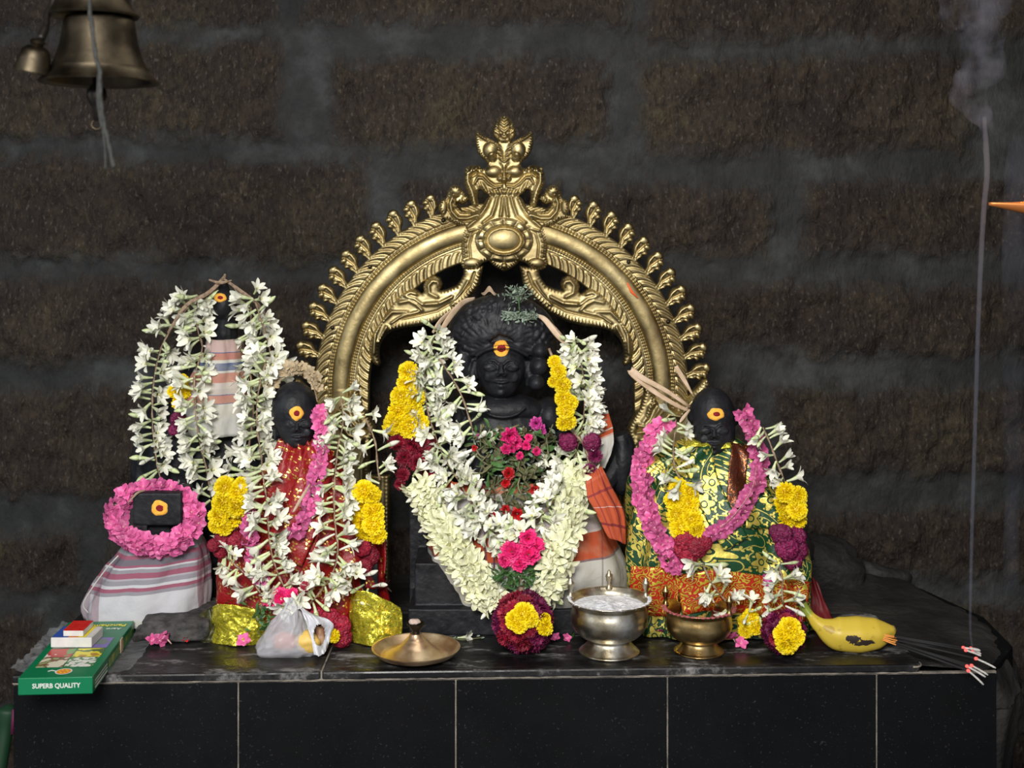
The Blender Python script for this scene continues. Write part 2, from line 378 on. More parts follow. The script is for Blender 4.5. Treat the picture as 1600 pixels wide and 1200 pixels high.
# cloths
def stripes(name, stops, axis='Y', cross=None, rough=0.85, weave=0.25, dirt=None, tint=None):
    """stops: ramp over the chosen UV axis, which runs 0..1"""
    m, n, l, b = newmat(name); t = n.new('ShaderNodeTexCoord'); s = n.new('ShaderNodeSeparateXYZ'); l.new(t.outputs['UV'], s.inputs[0])
    c = ramp(n, l, s.outputs[axis], stops, 'CONSTANT')
    if cross:
        c2 = ramp(n, l, s.outputs['X' if axis == 'Y' else 'Y'], [(p, (k,)*3) for p, k in cross[0]], 'CONSTANT'); c = mix(n, l, c2, c, cross[1])
    if dirt: c = mix(n, l, ramp(n, l, noise(n, l, coords(n, l), 18, 5), [(0.5, (0, 0, 0)), (0.75, (0.6,)*3)]), c, dirt)
    l.new(c, b.inputs['Base Color']); b.inputs['Roughness'].default_value = rough; b.inputs['Specular IOR Level'].default_value = 0.2
    w = noise(n, l, coords(n, l), 350, 2); w2 = noise(n, l, coords(n, l), 45, 3); bumpn(n, l, b, mth(n, l, 'ADD', mth(n, l, 'MULTIPLY', w, 0.15), w2), 0.5, 0.004)
    return m
def brocade(name, base, gold, cells=26.0, petals=5, kind='flower', cover=0.5, grough=0.28, region=None, second=None, mfac=1.0, bmp=0.75):
    """UV in metres; gold woven motifs on coloured silk"""
    m, n, l, b = newmat(name); t = n.new('ShaderNodeTexCoord')
    sc = n.new('ShaderNodeVectorMath'); sc.operation = 'SCALE'; sc.inputs['Scale'].default_value = cells; l.new(t.outputs['UV'], sc.inputs[0])
    v = sc.outputs[0]; halo = []
    def cellmask(vec, r0, amp, k, hole):
        vo = n.new('ShaderNodeTexVoronoi'); vo.voronoi_dimensions = '2D'; vo.inputs['Scale'].default_value = 1; vo.inputs['Randomness'].default_value = 0.75; l.new(vec, vo.inputs['Vector'])
        df = n.new('ShaderNodeVectorMath'); df.operation = 'SUBTRACT'; l.new(vec, df.inputs[0]); l.new(vo.outputs['Position'], df.inputs[1])
        sp = n.new('ShaderNodeSeparateXYZ'); l.new(df.outputs[0], sp.inputs[0])
        an = mth(n, l, 'ARCTAN2', sp.outputs['Y'], sp.outputs['X']); r = vo.outputs['Distance']
        lim = mth(n, l, 'ADD', mth(n, l, 'MULTIPLY', mth(n, l, 'COSINE', mth(n, l, 'MULTIPLY', an, float(k))), amp), r0)
        a = mth(n, l, 'LESS_THAN', r, lim); halo.append(mth(n, l, 'GREATER_THAN', r, mth(n, l, 'ADD', lim, 0.055)))
        if hole:
            h1 = mth(n, l, 'GREATER_THAN', mth(n, l, 'ABSOLUTE', mth(n, l, 'SUBTRACT', r, hole)), 0.028); a = mth(n, l, 'MULTIPLY', a, h1)
        return a
    if kind == 'flower':
        a = cellmask(v, 0.33, 0.10, petals, 0.12)
        ds = n.new('ShaderNodeVectorMath'); ds.operation = 'SCALE'; ds.inputs['Scale'].default_value = 2.6; l.new(v, ds.inputs[0])
        c = cellmask(ds.outputs[0], 0.22, 0.13, 3, 0)
        wv = n.new('ShaderNodeTexNoise'); wv.noise_dimensions = '2D'; wv.inputs['Scale'].default_value = 1.1; wv.inputs['Detail'].default_value = 0; l.new(v, wv.inputs['Vector'])
        st = mth(n, l, 'LESS_THAN', mth(n, l, 'ABSOLUTE', mth(n, l, 'SUBTRACT', mth(n, l, 'FRACT', mth(n, l, 'MULTIPLY', wv.outputs['Fac'], 5.0)), 0.5)), 0.07)
        mask = mth(n, l, 'MAXIMUM', a, mth(n, l, 'MULTIPLY', halo[0], mth(n, l, 'MAXIMUM', c, mth(n, l, 'MULTIPLY', mth(n, l, 'MULTIPLY', st, halo[1]), 0.8))))
    elif kind == 'sprig':
        a = cellmask(v, 0.18, 0.17, petals, 0.08); mask = a
    else:   # full tissue with crinkle
        wv = n.new('ShaderNodeTexNoise'); wv.noise_dimensions = '2D'; wv.inputs['Scale'].default_value = 1.6; wv.inputs['Detail'].default_value = 1; l.new(v, wv.inputs['Vector'])
        wq = mth(n, l, 'FRACT', mth(n, l, 'MULTIPLY', wv.outputs['Fac'], 6.0))
        mask = mth(n, l, 'LESS_THAN', wq, cover)
    if region:      # gold only between two heights (UV y)
        sp = n.new('ShaderNodeSeparateXYZ'); l.new(t.outputs['UV'], sp.inputs[0])
        rm = mth(n, l, 'MULTIPLY', mth(n, l, 'GREATER_THAN', sp.outputs['Y'], region[0]), mth(n, l, 'LESS_THAN', sp.outputs['Y'], region[1]))
        mask = mth(n, l, 'MULTIPLY', mask, rm)
    l.new(mix(n, l, mask, base, gold), b.inputs['Base Color']); l.new(mth(n, l, 'MULTIPLY', mask, mfac), b.inputs['Metallic'])
    l.new(mth(n, l, 'ADD', mth(n, l, 'MULTIPLY', mask, grough-0.45), 0.45), b.inputs['Roughness'])
    b.inputs['Specular IOR Level'].default_value = 0.5
    w = noise(n, l, coords(n, l), 120, 3); bumpn(n, l, b, mth(n, l, 'ADD', mth(n, l, 'MULTIPLY', mask, 0.35), w), bmp, 0.003)
    return m
M['sari_red'] = brocade('red_silk_with_gold_sprigs', (0.26, 0.005, 0.007), (0.98, 0.62, 0.16), 58, 3, 'sprig')
M['sari_green'] = brocade('green_silk_with_gold_flowers', (0.004, 0.050, 0.016), (0.84, 0.70, 0.15), 23, 5, 'flower', grough=0.45, mfac=0.75, bmp=0.4)
M['hem_gold'] = brocade('green_gold_tissue', (0.07, 0.10, 0.008), (0.98, 0.84, 0.06), 130, 5, 'tissue', 0.62, 0.25, mfac=0.7, bmp=0.8)
M['border_red'] = brocade('red_and_gold_border', (0.42, 0.020, 0.006), (0.98, 0.80, 0.10), 40, 5, 'tissue', 0.40, 0.34, mfac=0.8, bmp=0.5)
M['border_brown'] = brocade('brown_and_copper_border', (0.05, 0.012, 0.006), (0.36, 0.12, 0.045), 60, 5, 'tissue', 0.45, 0.4)
M['white_cloth'] = simple('thin_white_cotton', (0.60, 0.60, 0.56), 0.9, 0, (0.48, 0.48, 0.45), 20, 0.5, 60, 0.004)
# ------------------------------------------------------------------ setting
YW = 2.60
def build_wall():
    xs = np.arange(-1.75, 1.32, 0.007); zs = np.arange(-0.82, 1.62, 0.007)
    X, Z = np.meshgrid(xs, zs, indexing='ij')
    PX = X*FPX/YW+800; PY = (CAMZ-Z)*FPX/YW+HOR
    wx = (fbm(PX/70, PY/70, 3)-0.5)*34+(fbm(PX/18, PY/18, 9)-0.5)*12; wy = (fbm(PX/80, PY/60, 5)-0.5)*30+(fbm(PX/16, PY/16, 11)-0.5)*12
    QX, QY = PX+wx, PY+wy
    blocks = [(-700, -400, 200, -90), (260, -400, 900, -85), (960, -400, 2000, -80),
              (-700, -55, 425, 38), (478, -55, 975, 32), (1010, -50, 1900, 58), (-700, 66, 438, 208), (525, 92, 948, 222), (1003, 92, 1505, 232),
              (-700, 252, 572, 402), (632, 290, 870, 400), (910, 290, 1195, 395), (1258, 285, 1900, 388),
              (-700, 442, 495, 558), (540, 450, 1010, 560), (1060, 445, 1900, 548), (-700, 612, 320, 768), (370, 600, 790, 760), (830, 610, 1170, 740), (1212, 606, 1900, 735),
              (-700, 836, 118, 922), (170, 830, 700, 920), (740, 800, 1160, 900), (1205, 800, 1900, 893),
              (-700, 965, 60, 1100), (110, 965, 800, 1100), (850, 950, 1900, 1100), (-700, 1140, 400, 1300), (450, 1140, 1200, 1300), (1250, 1140, 1900, 1300), (-700, 1340, 100, 1600), (150, 1340, 900, 1600), (950, 1340, 1900, 1600)]
    mask = np.zeros(X.shape)
    for a, b, c, d in blocks:
        sd = np.minimum(np.minimum(QX-a, c-QX), np.minimum(QY-b, d-QY)); mask = np.maximum(mask, np.clip((sd+(fbm(PX/9, PY/12, 61, 3)-0.5)*34)/26+0.62, 0, 1))
    H = mask*0.007+mask*(fbm(PX/26, PY/40, 21, 5)-0.5)*0.034+(fbm(PX/60, PY/60, 31)-0.5)*0.018
    H += mask*(fbm(PX/7, PY/14, 44, 3)-0.5)*0.012
    H = H
    V = np.stack([X, YW-H, Z], 2)
    g = grid(V, flip=False); o = mk('wall_back', g, M['wall'], kind='structure')
    at = o.data.attributes.new('stone', 'FLOAT', 'POINT'); at.data.foreach_set('value', mask.ravel().astype(np.float32)); return o
build_wall()
def side_wall():
    ys = np.arange(1.55, 2.66, 0.012); zs = np.arange(-0.82, 1.62, 0.012); Yg, Z = np.meshgrid(ys, zs, indexing='ij')
    ca = 1.24-(fbm(Yg*7, Z*4, 3)-0.5)*0.05; o = mk('wall_right', grid(np.stack([ca, Yg, Z], 2), flip=True), M['wall'], kind='structure')
    at = o.data.attributes.new('stone', 'FLOAT', 'POINT'); at.data.foreach_set('value', np.clip((fbm(Yg*5, Z*2.2, 8)-0.5)*8, 0, 1).ravel().astype(np.float32))
side_wall()
mk('floor', box((-1.75, 0.8, -0.86), (1.35, 2.7, -0.80)), M['floor'], kind='structure')
mk('ceiling', box((-1.75, 1.25, 1.60), (1.35, 2.7, 1.68)), M['floor'], kind='structure')

# altar plinth: black granite, slightly turned from the camera
def Yf(x): return 2.012+0.035*x
def xf(px, z=0.0):
    """x on the front face seen at picture column px"""
    k = (px-800)/FPX; return k*2.012/(1-0.035*k)
XL, XR = xf(20), xf(1558)
pl = thing('altar_plinth', (0, 2.25, -0.80), 'long black granite altar plinth with pale grout lines under the statues', 'altar')
TS = 0.013
foot = [(XL+0.004, Yf(XL)+0.006), (XR-0.004, Yf(XR)+0.006), (0.845, 2.16), (0.855, 2.32), (0.80, 2.50), (0.76, 2.55), (XL+0.004, 2.55)]
mk('core', prism(foot, -0.80, -TS-0.001), M['granite'], pl, smooth=False)
joints = [20, 372, 712, 1043, 1370, 1558]
pz = []
for a, b in zip(joints[:-1], joints[1:]):
    x0, x1 = xf(a)+0.0012, xf(b)-0.0012
    for z0, z1 in ((-0.80, -0.335), (-0.332, -TS-0.003)):
        P = [(x0, Yf(x0)), (x1, Yf(x1)), (x1, Yf(x1)+0.009), (x0, Yf(x0)+0.009)]; pz.append(prism(P, z0, z1))
for p in pz: bevel(mk('facing_tile', p, M['granite'], pl, smooth=False), 0.001, 1)
P = [(XL+0.001, Yf(XL)+0.0016), (XR-0.001, Yf(XR)+0.0016), (XR-0.001, Yf(XR)+0.006), (XL+0.001, Yf(XL)+0.006)]
gr_ = [prism(P, -0.80, -TS+0.0005)]
# ragged grout line under the top slab
t = np.linspace(XL, xf(1440), 240); jag = (fbm(t*60, t*0, 3)-0.5)*0.004
gr_.append(tube(np.stack([t, Yf(t)-0.0005+jag*0.3, -TS+0.0003+jag*0.35], 1), np.clip(0.0014+(fbm(t*90, t*0, 8)-0.5)*0.0032, 0.0003, 0.003), 6))
mk('grout', gr_, M['grout'], pl, smooth=False)
# top slabs: two pieces with a joint at column 540, rounded end near column 1440
def slab(x0, x1, endround=False):
    f0, f1 = Yf(x0)-0.002, Yf(x1)-0.002
    if endround:
        a = [(x1-0.012+0.012*math.sin(t), f1+0.012-0.012*math.cos(t)) for t in np.linspace(0, math.pi/2, 8)]
        P = [(x0, f0)]+a+[(x1, 2.30), (x0, 2.30)]
    else: P = [(x0, f0), (x1, f1), (x1, 2.30), (x0, 2.30)]
    return prism(P, -TS, 0.0)
XJ = xf(502)
for a, b, e in ((XL-0.001, XJ-0.0012, False), (XJ+0.0012, xf(1440), True)):
    bevel(mk('top_slab', slab(a, b, e), M['dusty'], pl, smooth=False), 0.003, 2)
xe = xf(1440)
mk('slab_joint_grout', prism([(XJ-0.0013, Yf(XJ)+0.001), (XJ+0.0013, Yf(XJ)+0.001), (XJ+0.0013, 2.30), (XJ-0.0013, 2.30)], -TS, -0.0006), M['grout'], pl, smooth=False)
mk('slab_end_grout', tube([(xe-0.012+0.014*math.sin(t), Yf(xe)+0.012-0.016*math.cos(t), -0.003) for t in np.linspace(-0.2, 1.9, 14)], 0.0016, 6), M['grout'], pl)
# rough rear and right shoulder of the plinth
def shoulder():
    xs = np.arange(XL, 0.90, 0.010); ys = np.arange(2.0, 2.556, 0.010); X, Y = np.meshgrid(xs, ys, indexing='ij')
    edge = np.interp(Y, [2.0, 2.06, 2.13, 2.20, 2.33, 2.42, 2.52, 2.60], [0.765, 0.815, 0.852, 0.872, 0.872, 0.85, 0.80, 0.74])
    edge = edge+(fbm(Y*22, Y*0, 4)-0.5)*0.03
    t = np.clip(edge-X, 0, 1); Z = -0.07*np.exp(-t/0.018)+(fbm(X*22, Y*22, 7)-0.5)*0.013*np.clip((X-0.62)/0.08, 0.05, 1)-0.004
    Z += 0.016*np.exp(-((Y-2.50)/0.05)**2)*(0.5+fbm(X*9, Y*9, 5))*np.clip((X-0.5)/0.1, 0, 1)
    Z = np.where(X < xf(1440)-0.01, np.minimum(Z, -0.004)+np.where(Y > 2.29, 0.004, -0.012), Z)
    front = Yf(X); Y2 = np.maximum(Y, front+0.004); X2 = np.minimum(X, edge+0.002)
    top = np.stack([X2, Y2, Z], 2); pcs = [grid(top, flip=False)]
    # falling side and front skirts
    e = top[-1]; rows = [np.stack([e[:, 0]-k*0.02+(fbm(e[:, 1]*30, e[:, 0]*0+k*2, 3)-0.5)*0.02, e[:, 1], e[:, 2]*0+e[:, 2]-0.02-k*0.13], 1) for k in range(7)]
    pcs.append(grid(np.stack([e]+rows, 0)))
    return mk('rough_stone_shoulder', pcs, M['stone_rough_dark'], pl)
M['stone_rough_dark'] = simple('sooty_rough_stone', (0.010, 0.0095, 0.0095), 0.7, 0, (0.034, 0.031, 0.029), 9, 0.9, 60, 0.006, spec=0.3)
shoulder()
pcs = [ball((0.60, 2.50, 0.015), (0.085, 0.055, 0.065), 40, 24), ball((0.54, 2.49, 0.03), (0.05, 0.045, 0.075), 30, 20), ball((0.70, 2.53, 0.0), (0.10, 0.045, 0.035), 40, 20)]
def rough(p, a, f, s=1):
    V = p['V']; c = V.mean(0); d = V-c; d /= np.linalg.norm(d, axis=1)[:, None]+1e-9
    k = fbm(V[:, 0]*f+V[:, 1]*f*0.7, V[:, 2]*f+V[:, 1]*f*0.4, s)-0.5; p['V'] = V+d*(k*a)[:, None]; return p
mk('dark_boulder', [rough(rough(p, 0.075, 13), 0.02, 60, 4) for p in pcs], M['stone_rough_dark'], label='dark irregular boulder at the back of the plinth, right of the green draped statue', cat='rock')
# ------------------------------------------------------------------ brass arch (seen at distance YA)
YA = 2.43; AX, AY, AR = 783.5, 608.0, 251.0
arch = thing('brass_arch', W(AX, floorY(0) if False else HOR+CAMZ*FPX/YA, YA), 'ornate brass arch with flame finials and a lion mask crest standing behind the central statue', 'arch')
amap = flat_map(YA)
def sc_pts(P, s, ox, oy): return np.array([(ox+x*s, oy+y*s) for x, y in P])
def mirror(P): return np.array([(2*AX-x, y) for x, y in P])
# main band, swept profile
def band():
    th = np.linspace(-math.pi/2, math.pi/2, 620); R = np.concatenate([np.arange(206, 292, 1.0), [292.0]])
    L = 60  # straight legs below the half circle
    ss = []
    legs = np.arange(0, 100, 1.5)
    cols = [(-1, y) for y in legs[::-1]]+[(0, t) for t in th]+[(1, y) for y in legs[1:]]
    P = np.zeros((len(cols), len(R), 3))
    for i, (k, v) in enumerate(cols):
        if k == 0: X = AX+R*math.sin(v); Y = AY-R*math.cos(v); s = v*250
        elif k < 0: X = AX-R; Y = AY+v+R*0; s = -math.pi/2*250-v
        else: X = AX+R; Y = AY+v+R*0; s = math.pi/2*250+v
        h = np.full(R.shape, 3.0)
        c = (R-251)/15.0; h += np.where(np.abs(c) < 1, 8.5*np.sqrt(np.clip(1-c*c, 0, 1)), 0)
        for r0 in (268.5, 233.0): h += 3.6*np.exp(-((R-r0)/1.8)**2)*(0.15+0.85*abs(math.sin(s*math.pi/5.0)))
        h += 1.6*np.exp(-((R-229)/1.2)**2)-1.8*np.exp(-((R-236.5)/1.3)**2)-1.8*np.exp(-((R-265.2)/1.2)**2)
        # outer leafy flange
        m = np.clip((R-271)/3, 0, 1)*np.clip((292-R)/4, 0, 1); ph = (s*np.sign(s+1e-9)-(R-271)*0.2-((R-271)/7)**2*2.2)/12.5; f = ph-math.floor(0)
        h += m*(3.2*np.abs(np.sin(math.pi*ph))+1.2*np.sin(3*2*math.pi*ph)*0.5)
        m2 = np.clip((227-R)/3, 0, 1)*np.clip((R-205)/3, 0, 1); ph2 = (abs(s)+(R-216)*0.25+((R-205)/8)**2*1.5)/16.5
        h += m2*(3.4*np.abs(np.sin(math.pi*ph2))**0.7-0.8*np.abs(np.sin(3*math.pi*ph2)))
        h *= 1
        edge = np.clip((R-205.5)/2.5, 0, 1)*np.clip((292.5-R)/2.5, 0, 1); h *= edge
        p = amap(X, Y, h); P[i] = p
    back = P.copy(); back[:, :, 1] = YA+0.006
    full = np.concatenate([P, back[:, ::-1]], 1)
    return grid(full, cv=True, flip=False)
mk('band', band(), M['brass'], arch)
# inner scroll brackets
BR = sc_pts([(1048, 395), (1036, 450), (1030, 490), (1003, 532), (970, 570), (925, 615), (880, 650), (830, 678), (780, 700), (710, 716), (640, 725), (600, 732), (560, 745), (530, 765), (510, 790), (497, 815), (490, 840), (490, 880), (497, 915), (487, 935), (465, 925), (445, 900), (434, 875), (430, 850), (432, 810), (445, 770), (468, 725), (500, 690), (515, 655), (540, 620), (568, 585), (600, 550), (630, 525), (660, 515), (690, 520), (718, 542), (728, 530), (722, 505), (730, 478), (755, 455), (790, 445), (818, 460), (830, 490), (822, 512), (812, 528), (850, 520), (900, 500), (925, 470), (940, 440), (940, 400)], 0.2917, 450, 300)
def bh(d, s, X, Y):
    h = 2.5+dome(d, 10, 7)
    # toothed lower margin
    low = sc_pts([(1030, 440), (1010, 500), (960, 560), (880, 635), (780, 685), (640, 712), (540, 735)], 0.2917, 450, 300)
    mx = np.where(X > AX, 2*AX-X, X); dd, sa, _, _ = segdist(mx, Y, low, False)
    h += np.clip(1-dd/7, 0, 1)*3.2*np.abs(np.sin(sa*math.pi/5.5))
    ln = sc_pts([(1000, 430), (975, 500), (900, 580), (800, 635), (700, 660), (600, 680), (560, 710)], 0.2917, 450, 300); h -= ridge(mx, Y, ln, 1.4, 3.0)
    for P in ([(800, 560), (760, 540), (755, 500), (775, 475), (805, 480), (810, 500)], [(800, 590), (720, 600), (680, 570), (640, 560)], [(640, 640), (560, 640), (500, 700), (470, 760), (465, 860)], [(880, 560), (800, 600), (740, 600)], [(560, 700), (620, 660), (700, 640)], [(600, 590), (650, 580), (690, 600), (720, 630)], [(880, 600), (930, 540), (965, 480)], [(690, 545), (660, 535), (625, 550)], [(530, 720), (510, 760), (490, 800)]):
        Pm = sc_pts(P, 0.2917, 450, 300); h += ridge(mx, Y, Pm, 2.6, 3.2)
    h += np.clip(1-d/6, 0, 1)*np.clip(d/1.5, 0, 1)*1.6*np.sin(s*2*math.pi/5.0)
    return h*np.clip(d/1.2, 0.15, 1)
for P in (BR, mirror(BR)): mk('scroll_bracket', relief([P], 1.1, bh, amap), M['brass'], arch)
# crest with the mask, neck, medallion
CH = [(590, 50), (620, 58), (645, 85), (662, 120), (676, 165), (668, 200), (648, 225), (640, 240), (680, 222), (720, 200), (755, 180), (780, 155), (796, 175), (803, 205), (800, 255), (785, 315), (760, 350), (730, 372), (712, 400), (720, 425), (752, 428), (765, 410), (800, 405), (840, 410), (868, 425), (880, 455), (884, 500), (880, 545), (862, 585), (845, 630), (833, 670), (822, 702), (808, 712), (785, 702), (770, 682), (778, 650), (770, 590), (755, 585), (735, 610), (700, 628), (722, 650), (742, 690), (770, 725), (810, 738), (850, 735), (890, 725), (915, 700), (925, 680), (890, 690), (858, 672), (835, 650), (845, 625), (865, 618), (885, 590), (910, 558), (950, 545), (980, 562), (998, 600), (1010, 640), (1040, 652), (1062, 690), (1064, 730), (1040, 760), (1058, 775), (1020, 800), (985, 808), (940, 838), (895, 848), (870, 850), (888, 880), (897, 930), (902, 1000), (898, 1070), (908, 1110), (890, 1150), (850, 1165), (800, 1160), (765, 1130), (740, 1110), (700, 1098), (672, 1130), (640, 1152), (600, 1172)]
hp = np.array(CH); full = np.vstack([hp, [(1180-x, y) for x, y in CH[::-1]]])
CR = np.array([(660+x*0.2167, 170+y*0.2167) for x, y in full]); cx0 = 660+590*0.2167
def ch(d, s, X, Y):
    u = np.abs(X-cx0)/0.2167; v = (Y-170)/0.2167     # crop units, mirrored
    q = 0.2167; h = 6+dome(d, 7, 7)
    def R(P, w, a): return ridge(u, v, np.array(P)-np.array([590, 0]), w, a)
    def B(x, y, rx, ry, a): return a*np.sqrt(np.clip(1-((u-(x-590))/rx)**2-((v-y)/ry)**2, 0, 1))
    h += B(690, 300, 52, 58, 9)+B(675, 350, 34, 36, 8)            # eye
    h += R([(600, 390), (615, 330), (640, 270), (690, 225), (750, 205), (785, 180)], 16, 6)*(0.7+0.3*np.sin(v/5+u/7))
    h += np.exp(-((u-0)/14)**2)*np.clip((v-380)/90, 0, 1)*np.clip((530-v)/15, 0, 1)*9     # nose ridge
    h += B(618, 505, 24, 22, 6)+B(590, 520, 20, 18, 5)+B(665, 455, 60, 42, 8)
    h += R([(610, 560), (660, 570), (700, 545), (745, 500), (780, 500), (800, 540)], 7, 6)-R([(605, 548), (660, 552), (700, 525), (740, 480), (790, 470), (830, 500)], 7, 5)
    h += R([(600, 600), (670, 605), (720, 590), (760, 550)], 22, 5)*np.abs(np.sin(u/13+v/30))
    h += R([(800, 440), (850, 470), (850, 530), (820, 600), (800, 690)], 22, 7)+np.exp(-((v-428)/20)**2)*(u > 140)*3*np.sin(u/6)
    h += R([(870, 450), (872, 540), (840, 620)], 8, 2.5)*np.sin(v/6)
    h += B(590, 130, 45, 85, 6)+2.2*np.exp(-(np.minimum(np.abs(u), 99)/60)**2)*(v < 225)*np.sin((v+u*0.8)/6.5)+B(590, 215, 42, 34, 6)
    h += 2.0*np.exp(-((d-3)/2.0)**2)*np.sin(s*2*math.pi/4.2)            # hammered margin
    # neck flutes
    for P in ([(640, 640), (655, 700), (680, 770), (740, 820)], [(690, 640), (720, 710), (760, 770), (850, 850)], [(600, 640), (605, 700), (615, 770)]): h += R(P, 10, 4.5)
    # side scroll
    h += R([(780, 765), (850, 790), (920, 790), (965, 740), (975, 680), (950, 620)], 15, 7)-R([(800, 800), (880, 815), (950, 790), (995, 720), (990, 650)], 6, 4)+B(940, 600, 40, 42, 5)+B(868, 655, 30, 30, 4)
    h += R([(840, 750), (900, 745), (940, 700), (945, 660)], 8, 4)
    h += B(1030, 710, 32, 55, 5)
    # medallion
    ex, ey = u-8, v-945; ra = np.sqrt((u/205)**2+((v-945)/158)**2); rb = np.sqrt((u/112)**2+((v-945)/78)**2); rc = np.sqrt((u/140)**2+((v-945)/103)**2)
    an = np.arctan2((v-945)/158, u/205)
    pet = np.abs(np.sin(an*6)); h += np.where((ra < 1) & (rc > 1), 5+4*np.sqrt(np.clip(pet, 0, 1))*np.clip((1-ra)/0.12, 0, 1), 0)
    h += 5*np.exp(-((rc-1.0)/0.07)**2)+np.where(rb < 1, 9*np.sqrt(np.clip(1-rb**2*0.8, 0, 1)), 0)+np.where(rc < 1, 3.0, 0)
    h += R([(760, 850), (840, 880), (870, 960), (862, 1060)], 8, 4)*(0.6+0.4*np.sin(v/6))-R([(740, 860), (815, 900), (838, 980), (830, 1070)], 5, 4)
    h += B(820, 1110, 60, 36, 6)+B(590, 1130, 22, 20, 5)
    return h*np.clip(d/1.0, 0.2, 1)
mk('lion_mask_crest', relief([CR], 0.9, ch, amap, back=3), M['brass'], arch)
# flame finials around the rim
FO = np.array([(-4, 3), (-4, -5), (-5, -10), (-8, -14), (-10, -19), (-10, -25), (-8, -30), (-8, -35), (-4, -39), (1, -39.5), (5, -36), (6, -32), (9.5, -30), (10.5, -26), (8, -23), (10, -20), (10, -16), (7, -14), (6.5, -9), (4.5, -5), (5, 3)], float)
def fh(d, s, X, Y):
    def B(x, y, r, a): return a*np.sqrt(np.clip(1-((X-x)**2+(Y-y)**2)/r**2, 0, 1))
    return (2.5+dome(d, 5, 4)+B(-2, -33, 6, 2.5)+B(6, -27, 4.5, 2)+B(6, -18, 4, 1.8)+ridge(X, Y, [(-6, -28), (-6, -18), (-1, -6)], 1.6, 2.2)-ridge(X, Y, [(0, -3), (-2, -14), (1, -28), (4, -31)], 1.0, 3.4)-ridge(X, Y, [(2, -12), (8, -23)], 0.9, 2.8)-ridge(X, Y, [(2, -6), (3, -12), (8, -14)], 0.9, 2.4))*np.clip(d/1.0, 0.2, 1)
k = YA/FPX
def fmap(sgn):
    return lambda X, Y, h: np.stack([sgn*X*k, -h*k, -Y*k], 1)
fm = {s: mesh_of('finial', relief([FO], 0.8, fh, fmap(s), back=2), M['brass']) for s in (1, -1)}
for s_, a0, n_ in ((1, 22.6, 12), (-1, 22.0, 12)):
    for i in range(n_):
        a = math.radians(a0+i*5.75)*s_; r = 287
        px, py = AX+r*math.sin(a), AY-r*math.cos(a)
        o = bpy.data.objects.new('flame_finial', fm[s_]); COL.objects.link(o); o.parent = arch
        o.location = WV(px, py, YA+0.001)-Vector(abs_loc(arch)); o.rotation_euler = (0, a-s_*0.22, 0); z = 1.0 if i else 0.9; o.scale = (z*1.32, z, z*1.10)
# rivets
for a, r in ((-70, 281), (-47, 281), (-19, 279), (17, 279), (45, 281), (68, 281), (-86, 281)):
    t = math.radians(a); mk('rivet', ball(W(AX+r*math.sin(t), AY-r*math.cos(t), YA-0.008), 0.0042, 12, 8), M['bell'], arch)
# lower ends with curled water-beast scrolls, then thin posts
MK = np.array([(1003, 588), (1004, 612), (998, 634), (988, 650), (979, 668), (982, 680), (988, 695), (989, 740), (992, 800), (1090, 800), (1090, 690), (1084, 650), (1092, 628), (1102, 612), (1108, 600), (1104, 590), (1096, 592), (1088, 602), (1078, 612), (1070, 622), (1060, 634), (1046, 638), (1030, 630), (1018, 612), (1008, 598)], float)
def mh(d, s, X, Y):
    X = np.where(X < AX, 2*AX-X, X); h = 8+dome(d, 9, 8)
    for P, w, a in (([(1026, 622), (1014, 634), (1010, 648), (1004, 656)], 4, 4), ([(1045, 628), (1028, 636), (1018, 655), (1008, 664), (996, 662)], 3.5, 6), ([(1060, 640), (1040, 634), (1024, 650), (1012, 672), (994, 674)], 3, -6),
                    ([(1060, 648), (1044, 645), (1032, 658), (1020, 676), (1000, 684)], 5, 7), ([(990, 690), (1000, 720), (1000, 780)], 4, 5), ([(1090, 616), (1078, 626), (1066, 640)], 4, 5)): h += ridge(X, Y, P, w, a)
    h += ridge(X, Y, [(1020, 622), (1010, 650)], 2, 3)*np.sin(Y*1.4); h += 1.6*np.exp(-((d-3.5)/2)**2)*np.sin(s*2*math.pi/5)
    return h*np.clip(d/1.2, 0.15, 1)
for P in (MK, mirror(MK)): mk('beast_scroll', relief([P], 1.3, mh, amap), M['brass'], arch)
pbot = HOR+CAMZ*FPX/YA
def post_h(d, s, X, Y):
    X = np.where(X < AX, 2*AX-X, X); h = 4+3*np.exp(-((X-948-15)/3)**2)*(0.5+0.5*np.abs(np.sin(Y*0.5)))+3*np.exp(-((X-975)/4)**2); return h*np.clip(d/1, 0.2, 1)
PO = np.array([(957, 742), (985, 742), (985, pbot), (957, pbot)], float)
for P in (PO, mirror(PO)): mk('post', relief([P], 2.0, post_h, amap, back=6), M['brass'], arch)
fx = [(985, 742), (1092, 742), (1092, pbot), (985, pbot)]
for P in (np.array(fx, float), mirror(fx)): mk('post_flange', relief([P], 3.0, lambda d, s, X, Y: np.clip(d, 0.3, 4), amap, back=4), M['brass'], arch)
# orange powder smear on the band
mk('powder_smear', tube([WV(980, 442, YA-0.0165), WV(987, 456, YA-0.0165), WV(997, 466, YA-0.0162)], [0.0012, 0.0026, 0.0010], 6, flat=0.3), M['smear'] if 'smear' in M else M['kumkum'], arch)
